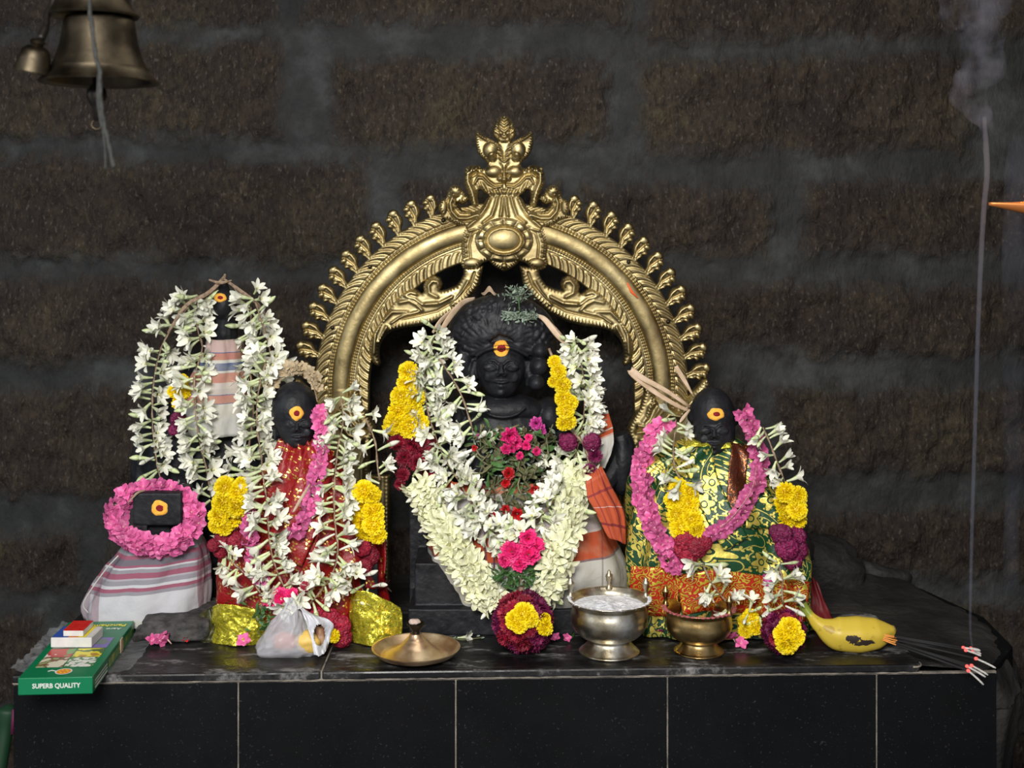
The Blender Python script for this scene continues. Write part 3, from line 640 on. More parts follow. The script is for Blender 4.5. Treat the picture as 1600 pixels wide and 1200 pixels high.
# ------------------------------------------------------------------ carved stone figures: one voxel-fused skin each
class Carve:
    def __init__(s): s.p = []
    def e(s, px, py, Y, rx, ry, rz, rot=0.0, roty=0.0):
        """ellipsoid; rx, rz in picture units, ry depth in metres, rot = tilt in the picture plane"""
        from mathutils import Euler
        s.p.append(ball(W(px, py, Y), (S(rx, Y), ry, S(rz, Y)), 28, 18, rot=Euler((roty, rot, 0)) if (rot or roty) else None)); return s
    def t(s, pts, r, flat=1.0):
        """tube through (px,py,Y) points, radius in picture units"""
        P = crom([W(*q) for q in pts], max(6, len(pts)*5)); R = np.array(r if not np.isscalar(r) else [r]*len(pts), float)
        R = np.interp(np.linspace(0, 1, len(P)), np.linspace(0, 1, len(R)), R)*pts[0][2]/FPX; s.p.append(tube(P, R, 10, flat=flat)); return s
    def add(s, p): s.p.append(p); return s
    def build(s, name, parent, voxel=0.002, smooth=2, mat=None, disp=None):
        me = mesh_of(name, s.p, [mat or M['stone']]); o = bpy.data.objects.new('tmp', me); COL.objects.link(o)
        r = o.modifiers.new('r', 'REMESH'); r.mode = 'VOXEL'; r.voxel_size = voxel; r.use_smooth_shade = True
        k = o.modifiers.new('s', 'SMOOTH'); k.iterations = smooth; k.factor = 0.5
        dg = bpy.context.evaluated_depsgraph_get(); m2 = bpy.data.meshes.new_from_object(o.evaluated_get(dg)); bpy.data.objects.remove(o)
        V = np.zeros(len(m2.vertices)*3); m2.vertices.foreach_get('co', V); V = V.reshape(-1, 3)
        if disp is not None: V = disp(V)
        V -= np.array(abs_loc(parent)); m2.vertices.foreach_set('co', V.ravel()); m2.name = name; m2.update()
        if not m2.materials: m2.materials.append(mat or M['stone'])
        m2.polygons.foreach_set('use_smooth', np.full(len(m2.polygons), True))
        b = bpy.data.objects.new(name, m2); COL.objects.link(b); b.parent = parent; return b
def face(c, cx, cy, a, Y, eyes=1.0, ears=True, lower=True, z=1.25):
    """head of half-width a (picture units) whose centre is at distance Y"""
    d = S(a, Y)*1.0
    def fy(x, zz): return Y-d*math.sqrt(max(0.05, 1-x*x-(zz/z)**2))
    c.e(cx, cy, Y, a, d, a*z)
    if lower: c.e(cx, cy+0.62*a, Y-0.12*d, a*0.72, d*0.78, a*0.60)                         # jaw
    def P(x, y, o=0): return (cx+x*a, cy+y*a, fy(x, -y)-o*d)
    c.t([P(0, -0.15, -0.02), P(0, 0.10, 0.10), P(0, 0.28, 0.20)], [a*0.07, a*0.10, a*0.14])      # nose
    for s_ in (-1, 1):
        c.e(cx+s_*0.13*a, cy+0.30*a, fy(0.13, -0.3)-0.05*d, a*0.09, d*0.10, a*0.075)
        c.t([P(s_*0.10, -0.12, 0.02), P(s_*0.28, -0.27, 0.05), P(s_*0.50, -0.27, 0.05), P(s_*0.72, -0.13, 0.02)], [a*0.035, a*0.055, a*0.05, a*0.03])
        c.e(cx+s_*0.42*a, cy-0.02*a, fy(0.42, 0.02)+0.0*d, a*0.23*eyes, d*0.13, a*0.12, rot=s_*0.08)
        c.t([P(s_*0.18, 0.03, 0.03), P(s_*0.34, -0.10, 0.08), P(s_*0.56, -0.11, 0.10), P(s_*0.76, 0.0, 0.05)], a*0.04)
        c.t([P(s_*0.18, 0.03, 0.03), P(s_*0.36, 0.11, 0.07), P(s_*0.56, 0.12, 0.09), P(s_*0.76, 0.0, 0.05)], a*0.035)
        c.e(cx+s_*0.48*a, cy+0.38*a, fy(0.48, -0.38)+0.06*d, a*0.22, d*0.11, a*0.22)
        if ears: c.t([(cx+s_*1.0*a, cy-0.25*a, Y-0.1*d), (cx+s_*1.12*a, cy+0.2*a, Y-0.1*d), (cx+s_*1.10*a, cy+0.75*a, Y-0.15*d)], [a*0.12, a*0.16, a*0.14])
    if lower:
        c.t([P(-0.38, 0.56, 0.06), P(-0.14, 0.59, 0.16), P(0, 0.61, 0.17), P(0.14, 0.59, 0.16), P(0.38, 0.56, 0.06)], [a*0.02, a*0.06, a*0.05, a*0.06, a*0.02])
        c.t([P(-0.28, 0.68, 0.08), P(0, 0.76, 0.17), P(0.28, 0.68, 0.08)], [a*0.025, a*0.075, a*0.025])
        c.e(cx, cy+0.98*a, Y-0.68*d, a*0.20, d*0.20, a*0.16)
def rocky(a, f, a2=0.0):
    def g(V):
        n = fbm(V[:, 0]*f+V[:, 1]*f*.6, V[:, 2]*f-V[:, 1]*f*.5, 2, 4)-0.5
        V = V.copy(); V[:, 1] += n*a; V[:, 0] += (fbm(V[:, 2]*f, V[:, 1]*f, 6)-0.5)*a*0.6; return V
    return g
def mark(parent, surf, px, py, r, r2=None, dot=0.5, sq=1.0, seed=0, dy=0):
    """dab of orange paste with a red dot, following the stone"""
    def pad(name, cx, cy, rx, rz, mat, lift, sd, parent):
        P = []
        for i in range(7):
            f = i/6; row = []
            for j in range(26):
                t = 2*math.pi*j/26; w = 1+0.20*(vnoise(2+2*math.cos(t), 2+2*math.sin(t), sd)-0.5)*2*0.6
                x, y = cx+rx*f*w*math.cos(t), cy+rz*f*w*math.sin(t); Y = surf.Y(x, y, None)
                if Y is None: Y = surf.Y(cx, cy, 2.2)
                row.append(W(x, y, Y-(lift if f < 0.99 else 0.0)-(0.0008 if f < 0.99 else -0.0003)))
            P.append(row)
        return mk(name, grid(np.array(P), cv=True), mat, parent)
    pm = pad('paste_mark', px, py, r, r2 or r, M['turmeric'], 0.0015, seed, parent)
    pad('red_dot', px+0.04*r, py-dy, r*dot, (r2 or r)*dot*sq, M['kumkum'], 0.0030, seed+3, pm)
def loft(profile, nu=64, disp=None, power=1.0, u0=0, u1=2*math.pi, m=0, vs=None, step=0.006):
    """profile rows (py, xl, xr, Yc, depth) or with z override: silhouette in picture units"""
    rows = []
    for r in profile:
        py, xl, xr, Yc, d = r[:5]; a, b = W(xl, py, Yc), W(xr, py, Yc); rows.append([(a[0]+b[0])/2, Yc, max(a[2], r[5] if len(r) > 5 else -9), (b[0]-a[0])/2, d])
    rows = np.array(rows); n = max(len(rows)*2, int(abs(rows[0, 2]-rows[-1, 2])/step)); L = np.concatenate([[0], np.cumsum(np.abs(np.diff(rows[:, 2]))+1e-6)])
    t = np.linspace(0, L[-1], n); from_ = crom(rows, 400); lf = np.interp(np.linspace(0, len(rows)-1, 400), np.arange(len(rows)), L)
    R = np.stack([np.interp(t, lf, from_[:, k]) for k in range(5)], 1)
    th = np.linspace(u0, u1, nu, endpoint=(u1-u0 < 6.2)); P = np.zeros((n, nu, 3)); UV = np.zeros((n, nu, 2))
    for i, (cx, Yc, z, w, d) in enumerate(R):
        c, s_ = np.cos(th), np.sin(th)
        x = cx+w*np.sign(c)*np.abs(c)**power; y = Yc-d*np.sign(s_)*np.abs(s_)**power
        k = disp(th, z, c, s_) if disp else 0
        P[i] = np.stack([x+k*c, y-k*s_, np.full(nu, z)], 1); UV[i] = np.stack([c*0+th*w, np.full(nu, z)], 1)
    return grid(P, cv=(u1-u0 > 6.2), UV=UV, m=m), P
def folds(a, n, seed=0, slant=3.0, a2=0.002):
    def g(th, z, c, s_):
        return a*(np.sin(n*th+slant*z*10+3*vnoise(th*1.5, z*12+th*0, seed))*0.6)+a*1.6*(fbm(th*2.4, z*14+th*0, seed+5)-0.5)+a2*(fbm(th*9, z*60+th*0, seed+8)-0.5)*2
    return g

# ---- central seated figure
YC = 2.30
st = thing('seated_stone_statue', (WV(783, 345+1410/2.29, 2.29)), 'large black stone seated statue with wild hair, centred under the brass arch', 'statue')
c = Carve(); face(c, 783, 574, 39, 2.256, 1.25, z=1.08)
c.e(784, 525, 2.30, 86, 0.055, 66); c.e(735, 545, 2.30, 42, 0.045, 52); c.e(838, 540, 2.30, 32, 0.045, 46); c.e(786, 548, 2.275, 44, 0.05, 22)
rr = random.Random(3)
for i in range(34):                       # wavy locks
    a = -1.8+3.6*i/33; r0 = rr.uniform(16, 22); r1 = rr.uniform(76, 86) if abs(a) < 1.4 else rr.uniform(70, 82)
    pts = []
    for k in range(7):
        f = k/6; r = r0+(r1-r0)*f; w = 3.0*math.sin(f*9+i*1.3)/max(r, 1)
        X = 784+r*math.sin(a+w)*1.0; Yp = 540-r*math.cos(a+w)*0.93
        q = 1-((X-784)/88)**2-((Yp-525)/68)**2; pts.append((X, Yp, 2.30-0.056*math.sqrt(max(0.0, q))-0.003))
    c.t(pts, [3.0, 5.0, 4.0, 5.4, 4.2, 5.4, 3.4])
for i in range(60):
    a = rr.uniform(-1.7, 1.7); r = rr.uniform(56, 84); X = 784+r*math.sin(a); Yp = 540-r*math.cos(a)*0.93
    q = 1-((X-784)/88)**2-((Yp-525)/68)**2; c.e(X, Yp, 2.30-0.060*math.sqrt(max(0.0, q)), 6.5, 0.009, 5, rot=a)
c.t([(743, 556, 2.236), (762, 546, 2.222), (785, 542, 2.217), (806, 546, 2.222), (825, 556, 2.236)], 3.2)    # head band
c.e(843, 548, 2.258, 14, 0.024, 14); c.e(842, 572, 2.255, 15, 0.026, 16); c.e(838, 598, 2.245, 13, 0.020, 12); c.e(724, 570, 2.27, 17, 0.024, 32); c.e(728, 600, 2.25, 11, 0.018, 11)   # ear ornaments
c.e(784, 625, 2.28, 26, 0.035, 26)
c.e(784, 672, 2.285, 84, 0.060, 50); c.e(784, 640, 2.275, 70, 0.045, 26); c.e(715, 650, 2.29, 26, 0.045, 30); c.e(858, 650, 2.29, 26, 0.045, 30); c.e(784, 720, 2.28, 74, 0.06, 70)
c.t([(748, 636, 2.232), (766, 648, 2.222), (786, 652, 2.218), (806, 648, 2.222), (822, 636, 2.232)], 2.5)
c.t([(712, 640, 2.285), (694, 700, 2.285), (704, 750, 2.27)], [22, 18, 14]); c.t([(862, 640, 2.285), (882, 700, 2.285), (872, 750, 2.27)], [22, 18, 14])
c.t([(925, 770, 2.30), (950, 745, 2.32), (972, 700, 2.33), (968, 678, 2.33)], [18, 20, 20, 15]); c.e(972, 725, 2.33, 20, 0.03, 50)
c.e(800, 800, 2.28, 112, 0.075, 60); c.t([(720, 800, 2.27), (760, 850, 2.24), (850, 870, 2.24)], [34, 34, 28]); c.t([(880, 800, 2.27), (890, 830, 2.25), (860, 860, 2.24)], [34, 34, 26])
c.t([(790, 800, 2.23), (780, 880, 2.20), (775, 940, 2.20)], [34, 28, 24])
zf = CAMZ
def rbox(x0, x1, p0, p1, Ya, Yb, r=0.010):
    lo = (W(x0, 0, Ya)[0], Ya, max(0.0005, W(0, p1, Ya)[2])); hi = (W(x1, 0, Ya)[0], Yb, W(0, p0, Ya)[2]); return box(lo, hi)
c.add(rbox(648, 948, 880, 1012, 2.195, 2.37)); c.add(rbox(638, 958, 952, 1012, 2.175, 2.38)); c.add(rbox(640, 668, 770, 1000, 2.30, 2.37)); c.add(rbox(655, 930, 760, 1000, 2.31, 2.37))
body_c = c.build('carved_body', st, 0.0017, 2, disp=rocky(0.003, 55))
sc_ = Surf([body_c]); mark(st, sc_, 783, 544, 13, 12.5, 0.6, 0.9, 4)
# dhoti over the lap, with a hanging right part and a shoulder towel
cs = []
g, P = loft([(742, 690, 890, 2.29, 0.085), (790, 676, 926, 2.28, 0.105), (830, 672, 950, 2.27, 0.112), (880, 672, 976, 2.265, 0.105), (918, 674, 981, 2.27, 0.090), (934, 676, 976, 2.275, 0.084)], 120, folds(0.006, 9, 3, 1.5), 0.8)
zmin, zmax = P[:, :, 2].min(), P[:, :, 2].max(); A = g['V']; th = np.tile(np.linspace(0, 1, 120), P.shape[0])
k = np.interp(A[:, 0], [W(672, 0, 2.2)[0], W(770, 0, 2.2)[0], W(990, 0, 2.2)[0]], [0.00, 0.03, 0.0])
A[:, 2] += (fbm(A[:, 0]*40, A[:, 2]*0, 3)-0.5)*0.010*(A[:, 2] < zmin+0.03)
left = (A[:, 0] < W(745, 0, 2.2)[0]); 
g['UV'] = np.stack([(A[:, 0]-W(660, 0, 2.2)[0])/(W(1000, 0, 2.2)[0]-W(660, 0, 2.2)[0]), np.clip((A[:, 2]-zmin)/(zmax-zmin)-0.12*np.clip((A[:, 0]-W(860, 0, 2.2)[0])/0.12, 0, 1)**2*0+0.0, 0, 1)], 1)
WH, OR, PU = (0.50, 0.49, 0.45), (0.45, 0.085, 0.035), (0.20, 0.13, 0.14)
M['dhoti'] = stripes('white_cotton_with_orange_bands', [(0, WH), (0.42, PU), (0.435, OR), (0.62, (0.5, 0.45, 0.42)), (0.635, (0.42, 0.36, 0.36)), (0.80, (0.30, 0.25, 0.25)), (0.81, (0.45, 0.42, 0.42)), (0.93, OR)],
    cross=([(0, 0), (0.235, 1), (0.242, 0), (0.285, 0.8), (0.30, 0), (0.325, 1), (0.333, 0), (0.82, 0.5), (0.826, 0)], (0.10, 0.045, 0.06)), dirt=(0.45, 0.42, 0.30))
dh = mk('dhoti', g, M['dhoti'], st); dh.modifiers.new('thick', 'SOLIDIFY').thickness = 0.0015
def sheet(rows, n=24, m_=40, wob=0.003, seed=1):
    """rows: list of polylines (px,py,Y), lofted top to bottom"""
    R = np.array([resample(crom([W(*q) for q in r], 60), 1e9 if False else 1)[:0] if False else crom([W(*q) for q in r], n) for r in rows]); P = np.array([crom(R[:, i], m_) for i in range(n)]).transpose(1, 0, 2)
    uu, vv = np.meshgrid(np.linspace(0, 1, n), np.linspace(0, 1, m_)); P[:, :, 1] += (fbm(uu*6, vv*3, seed)-0.5)*wob*4; 
    return grid(P, UV=np.stack([uu, 1-vv], 2))
M['towel'] = stripes('white_towel_orange_end', [(0, WH), (0.60, (0.5, 0.3, 0.25)), (0.63, OR), (0.70, WH), (0.72, OR), (0.95, WH)], rough=0.9)
M['plaid'] = stripes('orange_checked_cloth', [(0, OR), (0.16, (0.20, 0.03, 0.03)), (0.19, OR), (0.40, (0.6, 0.5, 0.5)), (0.41, OR), (0.62, (0.25, 0.04, 0.04)), (0.66, OR), (0.85, (0.5, 0.12, 0.06)), (0.9, OR)],
    cross=([(0, 0), (0.2, 0.8), (0.24, 0), (0.45, 0.6), (0.47, 0), (0.7, 0.9), (0.76, 0)], (0.22, 0.03, 0.04)))
tw = mk('shoulder_towel', sheet([[(915, 655, 2.28), (935, 645, 2.268), (950, 641, 2.262)], [(918, 690, 2.27), (940, 680, 2.255), (958, 672, 2.26)], [(918, 715, 2.26), (940, 708, 2.245), (957, 702, 2.25)], [(922, 738, 2.26), (938, 735, 2.25), (944, 730, 2.25)]], wob=0.002), M['towel'], st, label='white towel end with an orange stripe')
tw.modifiers.new('thick', 'SOLIDIFY').thickness = 0.003
pc = mk('checked_cloth', sheet([[(915, 742, 2.20), (930, 735, 2.205), (940, 728, 2.21)], [(918, 775, 2.175), (938, 765, 2.18), (955, 758, 2.20)], [(930, 800, 2.165), (955, 800, 2.17), (976, 802, 2.19)], [(950, 840, 2.165), (966, 845, 2.165), (978, 850, 2.18)]], wob=0.003, seed=5), M['plaid'], st, label='orange checked cloth end')
pc.modifiers.new('thick', 'SOLIDIFY').thickness = 0.002

# ---- tall pointed figure, back left
s2 = thing('pointed_stone_statue', WV(325, HOR+1410/2.40, 2.40), 'tall black stone figure with a pointed head at the back left, wrapped in striped cloth', 'statue')
c = Carve(); c.e(351, 475, 2.36, 19, 0.03, 26); c.e(350, 455, 2.37, 9, 0.014, 16); c.t([(351, 470, 2.365), (352, 530, 2.37), (352, 560, 2.38)], [18, 20, 30])
c.e(345, 600, 2.39, 62, 0.06, 66); c.e(325, 720, 2.40, 108, 0.07, 110); c.t([(262, 640, 2.40), (232, 700, 2.40), (226, 790, 2.39)], [26, 24, 24]); c.t([(400, 620, 2.40), (428, 700, 2.40), (432, 790, 2.39)], [26, 24, 24])
c.add(rbox(222, 430, 780, 960, 2.34, 2.46)); c.add(rbox(212, 440, 900, 960, 2.33, 2.47))
body_l = c.build('carved_body', s2, 0.0025, 2, disp=rocky(0.004, 45)); mark(s2, Surf([body_l]), 344, 465, 10, 7, 0.5, 0.9, 7)
g, P = loft([(528, 328, 374, 2.372, 0.045), (556, 318, 382, 2.372, 0.056), (600, 296, 392, 2.372, 0.072), (640, 290, 396, 2.372, 0.08), (672, 288, 398, 2.375, 0.082)], 90, folds(0.004, 7, 9, 0.5), 0.9)
A = g['V']; g['UV'] = np.stack([A[:, 0], (A[:, 2]-A[:, 2].min())/(A[:, 2].max()-A[:, 2].min())], 1)
W2, SA, BL = (0.54, 0.54, 0.51), (0.44, 0.20, 0.16), (0.07, 0.11, 0.24)
M['stripe_l'] = stripes('white_cloth_with_salmon_and_blue_stripes', [(0, W2), (0.34, BL), (0.35, SA), (0.43, BL), (0.44, (0.45, 0.40, 0.38)), (0.50, (0.5, 0.45, 0.42)), (0.56, SA), (0.66, W2), (0.68, BL), (0.76, W2), (0.79, SA), (0.86, BL), (0.87, (0.5, 0.36, 0.34))], dirt=(0.5, 0.45, 0.30))
mk('striped_cloth', g, M['stripe_l'], s2).modifiers.new('thick', 'SOLIDIFY').thickness = 0.0015

# ---- goddess in red, left
s3 = thing('red_draped_statue', WV(465, HOR+1410/2.24, 2.24), 'small black stone goddess statue draped in red silk with gold sprigs, left of centre', 'statue')
c = Carve(); face(c, 464, 664, 31, 2.213, 1.1, z=1.1); c.e(460, 641, 2.222, 37, 0.044, 45); c.e(463, 690, 2.235, 22, 0.03, 30)
c.e(465, 740, 2.25, 62, 0.05, 56); c.e(465, 860, 2.245, 105, 0.07, 110); c.add(rbox(352, 590, 880, 1012, 2.175, 2.30))
body_r = c.build('carved_body', s3, 0.0016, 1, disp=rocky(0.002, 60)); mark(s3, Surf([body_r]), 463, 646, 11, 11, 0.5, 0.9, 9)
g, P = loft([(684, 440, 492, 2.225, 0.034), (702, 430, 510, 2.225, 0.042), (745, 402, 540, 2.225, 0.062), (800, 372, 572, 2.225, 0.075), (860, 350, 592, 2.225, 0.085), (920, 338, 602, 2.225, 0.09), (975, 336, 603, 2.225, 0.092, 0.0005)], 140, folds(0.009, 11, 12, 3.0, 0.003), 0.95)
sr = mk('red_sari', g, M['sari_red'], s3)
hems = [(([(332, 948, 2.16), (345, 944, 2.135), (372, 946, 2.128), (404, 952, 2.13), (418, 958, 2.14)]), ([(330, 975, 2.16), (345, 975, 2.134), (372, 976, 2.126), (400, 978, 2.126), (420, 982, 2.14)]), ([(326, 1003, 2.155), (338, 1006, 2.134), (368, 1008, 2.122), (396, 1008, 2.125), (420, 1005, 2.14)])),
        (([(545, 935, 2.16), (556, 923, 2.135), (576, 924, 2.128), (602, 936, 2.13), (626, 950, 2.14)]), ([(546, 965, 2.15), (554, 965, 2.132), (580, 968, 2.122), (605, 968, 2.122), (629, 970, 2.135)]), ([(548, 1000, 2.145), (556, 1005, 2.132), (580, 1008, 2.118), (604, 1007, 2.12), (627, 1003, 2.13)]))]
for h in hems:
    q = sheet(h, 50, 50, 0.004, 11); V = q['V']; V[:, 1] += (fbm(V[:, 0]*90, V[:, 2]*90, 3)-0.5)*0.006; V[:, 2] = np.maximum(V[:, 2], 0.0006); q['UV'] = V[:, [0, 2]]
    mk('gold_hem', q, M['hem_gold'], s3, label='crinkled green and gold tissue hem').modifiers.new('thick', 'SOLIDIFY').thickness = 0.001
M['hem_olive'] = simple('dull_olive_silk', (0.06, 0.055, 0.01), 0.4, 0.3, (0.03, 0.03, 0.008), 60, 0.6, 90, 0.003)
q = sheet([[(300, 968, 2.18), (322, 952, 2.17), (336, 948, 2.165)], [(298, 990, 2.17), (318, 985, 2.155), (336, 980, 2.15)], [(292, 1003, 2.165), (312, 1006, 2.145), (334, 1006, 2.145)]], 20, 20, 0.003, 8); q['V'][:, 2] = np.maximum(q['V'][:, 2], 0.0006)
mk('olive_hem', q, M['hem_olive'], s3).modifiers.new('thick', 'SOLIDIFY').thickness = 0.001

# ---- low block-headed emblem, front left
s4 = thing('block_headed_stone_emblem', WV(250, HOR+1410/2.20, 2.20), 'low square-topped black stone emblem at front left, skirted in grey and pink striped cloth', 'statue')
c = Carve(); c.add(rbox(207, 284, 770, 822, 2.185, 2.265)); c.add(rbox(228, 268, 820, 960, 2.21, 2.27))
body_b = c.build('carved_body', s4, 0.0025, 14, disp=rocky(0.002, 60)); mark(s4, Surf([body_b]), 249, 794, 13.5, 12.5, 0.48, 0.95, 14)
pc_ = rough(ball((0, 0, 0), (0.5, 0.5, 0.5), 60, 30), 0, 1); c = Carve(); c.add(rbox(218, 324, 970, 1010, 2.145, 2.28)); c.add(rbox(206, 318, 988, 1012, 2.14, 2.27))
c.build('rough_base', s4, 0.003, 4, M['stone_rough'], disp=lambda V: np.stack([V[:, 0]+(fbm(V[:, 2]*35, V[:, 1]*35, 2)-0.5)*0.014, V[:, 1]+(fbm(V[:, 0]*38, V[:, 2]*38, 5)-0.5)*0.02, np.maximum(V[:, 2]+(fbm(V[:, 0]*30, V[:, 1]*30, 6)-0.5)*0.01*(V[:, 2] > 0.01), 0.0004)], 1))
g, P = loft([(826, 205, 300, 2.245, 0.045), (850, 196, 318, 2.245, 0.052), (880, 172, 326, 2.245, 0.055), (915, 148, 327, 2.245, 0.060), (945, 132, 324, 2.245, 0.061), (962, 136, 318, 2.245, 0.062)], 130, folds(0.005, 8, 22, 1.0), 0.9)
A = g['V']; zb = A[:, 2].min(); vv = (A[:, 2]-zb)/(A[:, 2].max()-zb)+(A[:, 0]-W(230, 0, 2.15)[0])*-0.6
A[:, 2] += (fbm(A[:, 0]*150, A[:, 1]*60, 3)-0.5)*0.016*(A[:, 2] < zb+0.012)
g['UV'] = np.stack([(A[:, 0]-A[:, 0].min())/(A[:, 0].max()-A[:, 0].min()), np.clip(vv, 0, 1)], 1)
G1, PK, W3, GD = (0.27, 0.26, 0.29), (0.30, 0.10, 0.15), (0.52, 0.52, 0.55), (0.16, 0.14, 0.17)
M['stripe_b'] = stripes('grey_pink_striped_cotton', [(0, (0.50, 0.50, 0.46)), (0.10, W3), (0.36, G1), (0.40, PK), (0.44, W3), (0.47, G1), (0.52, (0.38, 0.36, 0.40)), (0.54, PK), (0.60, G1), (0.64, W3), (0.66, PK), (0.68, GD), (0.75, PK), (0.79, G1), (0.88, PK), (0.92, GD)],
    cross=([(0, 0.45), (0.10, 0.1), (0.13, 0.5), (0.20, 0), (0.93, 0.6), (0.96, 0.3)], (0.20, 0.07, 0.10)))
mk('striped_skirt', g, M['stripe_b'], s4).modifiers.new('thick', 'SOLIDIFY').thickness = 0.0015

# ---- goddess in green, right
s5 = thing('green_draped_statue', WV(1115, HOR+1410/2.24, 2.24), 'black stone goddess statue draped in green silk with large gold flowers, right of centre', 'statue')
c = Carve(); face(c, 1116, 674, 33, 2.213, 1.2, ears=False); c.e(1113, 648, 2.222, 35, 0.044, 43); c.e(1084, 652, 2.222, 10, 0.015, 10); c.e(1146, 650, 2.222, 10, 0.016, 16); c.e(1115, 700, 2.235, 24, 0.03, 30)
pass
c.e(1118, 780, 2.25, 90, 0.05, 80); c.add(rbox(1010, 1240, 800, 1008, 2.19, 2.30))
body_g = c.build('carved_body', s5, 0.0016, 1, disp=rocky(0.002, 60)); mark(s5, Surf([body_g]), 1119, 647, 13.5, 10, 0.45, 0.9, 19)
g, P = loft([(684, 1086, 1146, 2.225, 0.036), (700, 1050, 1168, 2.225, 0.046), (735, 996, 1196, 2.225, 0.062), (790, 983, 1232, 2.225, 0.075), (850, 982, 1254, 2.225, 0.082), (920, 982, 1262, 2.225, 0.085), (975, 984, 1264, 2.225, 0.085, 0.0006)], 170, folds(0.011, 10, 33, 2.0, 0.003), 0.62)
gs = mk('green_sari', g, M['sari_green'], s5)
sg = Surf([gs])
def band_on(name, pts, width, mat, off=0.003, surf=sg, lab=None, wid2=None):
    """strip of cloth laid on a surface along picture points"""
    C = resample(np.array(crom(pts, 60)), 3.0); T = np.gradient(C, axis=0); T /= np.linalg.norm(T, axis=1)[:, None]; N = np.stack([-T[:, 1], T[:, 0]], 1); P = []; UV = []
    ws = np.linspace(-0.5, 0.5, 12)
    for i, (q, n_) in enumerate(zip(C, N)):
        row = []; wdt = width if wid2 is None else width+(wid2-width)*i/len(C)
        for w in ws:
            x, y = q+n_*w*wdt; Y = surf.Y(x, y, None); row.append((x, y, Y))
        P.append(row); UV.append([(i*0.0032, w*wdt*0.0011) for w in ws])
    Ys = np.array([[np.nan if r[2] is None else r[2] for r in row] for row in P], float); med = np.nanmedian(Ys); 
    for i in range(len(Ys)):
        for j in range(12):
            if np.isnan(Ys[i, j]): Ys[i, j] = np.nanmin(Ys[max(0, i-2):i+3]) if not np.all(np.isnan(Ys[max(0, i-2):i+3])) else med
    for _ in range(2): Ys[1:-1] = (Ys[:-2]+2*Ys[1:-1]+Ys[2:])/4; Ys[:, 1:-1] = (Ys[:, :-2]+2*Ys[:, 1:-1]+Ys[:, 2:])/4
    A = np.array([[W(P[i][j][0], P[i][j][1], Ys[i, j]-off) for j in range(12)] for i in range(len(P))]); A[:, :, 2] = np.maximum(A[:, :, 2], 0.0006)
    o = mk(name, grid(A, UV=np.array(UV)), mat, s5 if surf is sg else s3, label=lab); o.modifiers.new('thick', 'SOLIDIFY').thickness = 0.0015; return o
band_on('red_gold_border', [(984, 922), (1022, 924), (1060, 925)], 76, M['border_red'], 0.005, lab='red and gold woven border')
band_on('red_gold_border', [(1062, 930), (1110, 922), (1160, 926), (1210, 934), (1262, 940)], 62, M['border_red'], 0.003, lab='red and gold woven border')
band_on('neck_border', [(1070, 696), (1090, 690), (1120, 694), (1142, 692)], 16, M['border_gold'] if 'border_gold' in M else M['hem_gold'], 0.006, lab='gold edge at the neck')
band_on('copper_pleat', [(1158, 694), (1152, 740), (1148, 790), (1140, 840)], 28, M['border_brown'], 0.006, lab='brown and copper pleat')
band_on('fold_over', [(1090, 700), (1100, 750), (1122, 800), (1150, 850)], 44, M['sari_green'], 0.010)
band_on('fold_over', [(1230, 800), (1190, 800), (1165, 800)], 50, M['sari_green'], 0.008)
sr_ = Surf([sr])
band_on('fold_over', [(500, 700), (490, 750), (470, 810), (440, 870)], 46, M['sari_red'], 0.010, sr_, wid2=70)
band_on('fold_over', [(575, 800), (588, 850), (585, 920)], 30, M['sari_red'], 0.008, sr_)
# dark red cloth tail behind the green figure
q = sheet([[(1262, 900, 2.30), (1270, 902, 2.28), (1276, 908, 2.28)], [(1262, 950, 2.26), (1280, 950, 2.25), (1294, 952, 2.25)], [(1262, 990, 2.22), (1288, 988, 2.21), (1310, 978, 2.24)]], 14, 20, 0.003, 3); q['V'][:, 2] = np.maximum(q['V'][:, 2], 0.001)
mk('dark_red_tail', q, simple('dark_red_silk', (0.14, 0.008, 0.012), 0.5, bump=0.4, bs_=90), s5, label='dark red cloth end').modifiers.new('thick', 'SOLIDIFY').thickness = 0.001
# ------------------------------------------------------------------ flower meshes (stem end at the origin, opening towards +Z)
R_ = random.Random(11)
def petal(L, w, base, curl, ang, lift, m=0, nu=4, nv=5, ruff=0.0, cup=0.35, seed=0):
    """petal leaving `base` (radius,z) outwards at angle ang; lift = start elevation, curl = total bend"""
    P = np.zeros((nv, nu, 3)); r, z = base; e = lift
    for i in range(nv):
        f = i/(nv-1); wd = w*(math.sin(math.pi*min(1, 0.12+0.80*f))**0.75)*(1 if f < 1 else 0.55)
        for j in range(nu):
            q = j/(nu-1)*2-1; y = q*wd*0.5
            rr = r; zz = z+cup*abs(q)**2*wd*0.5+ruff*math.sin(q*7+seed+f*3)*f
            P[i, j] = (rr*math.cos(ang)-y*math.sin(ang), rr*math.sin(ang)+y*math.cos(ang), zz)
        st = L/(nv-1); r += st*math.cos(e); z += st*math.sin(e); e -= curl/(nv-1)
    return grid(P, m=m)
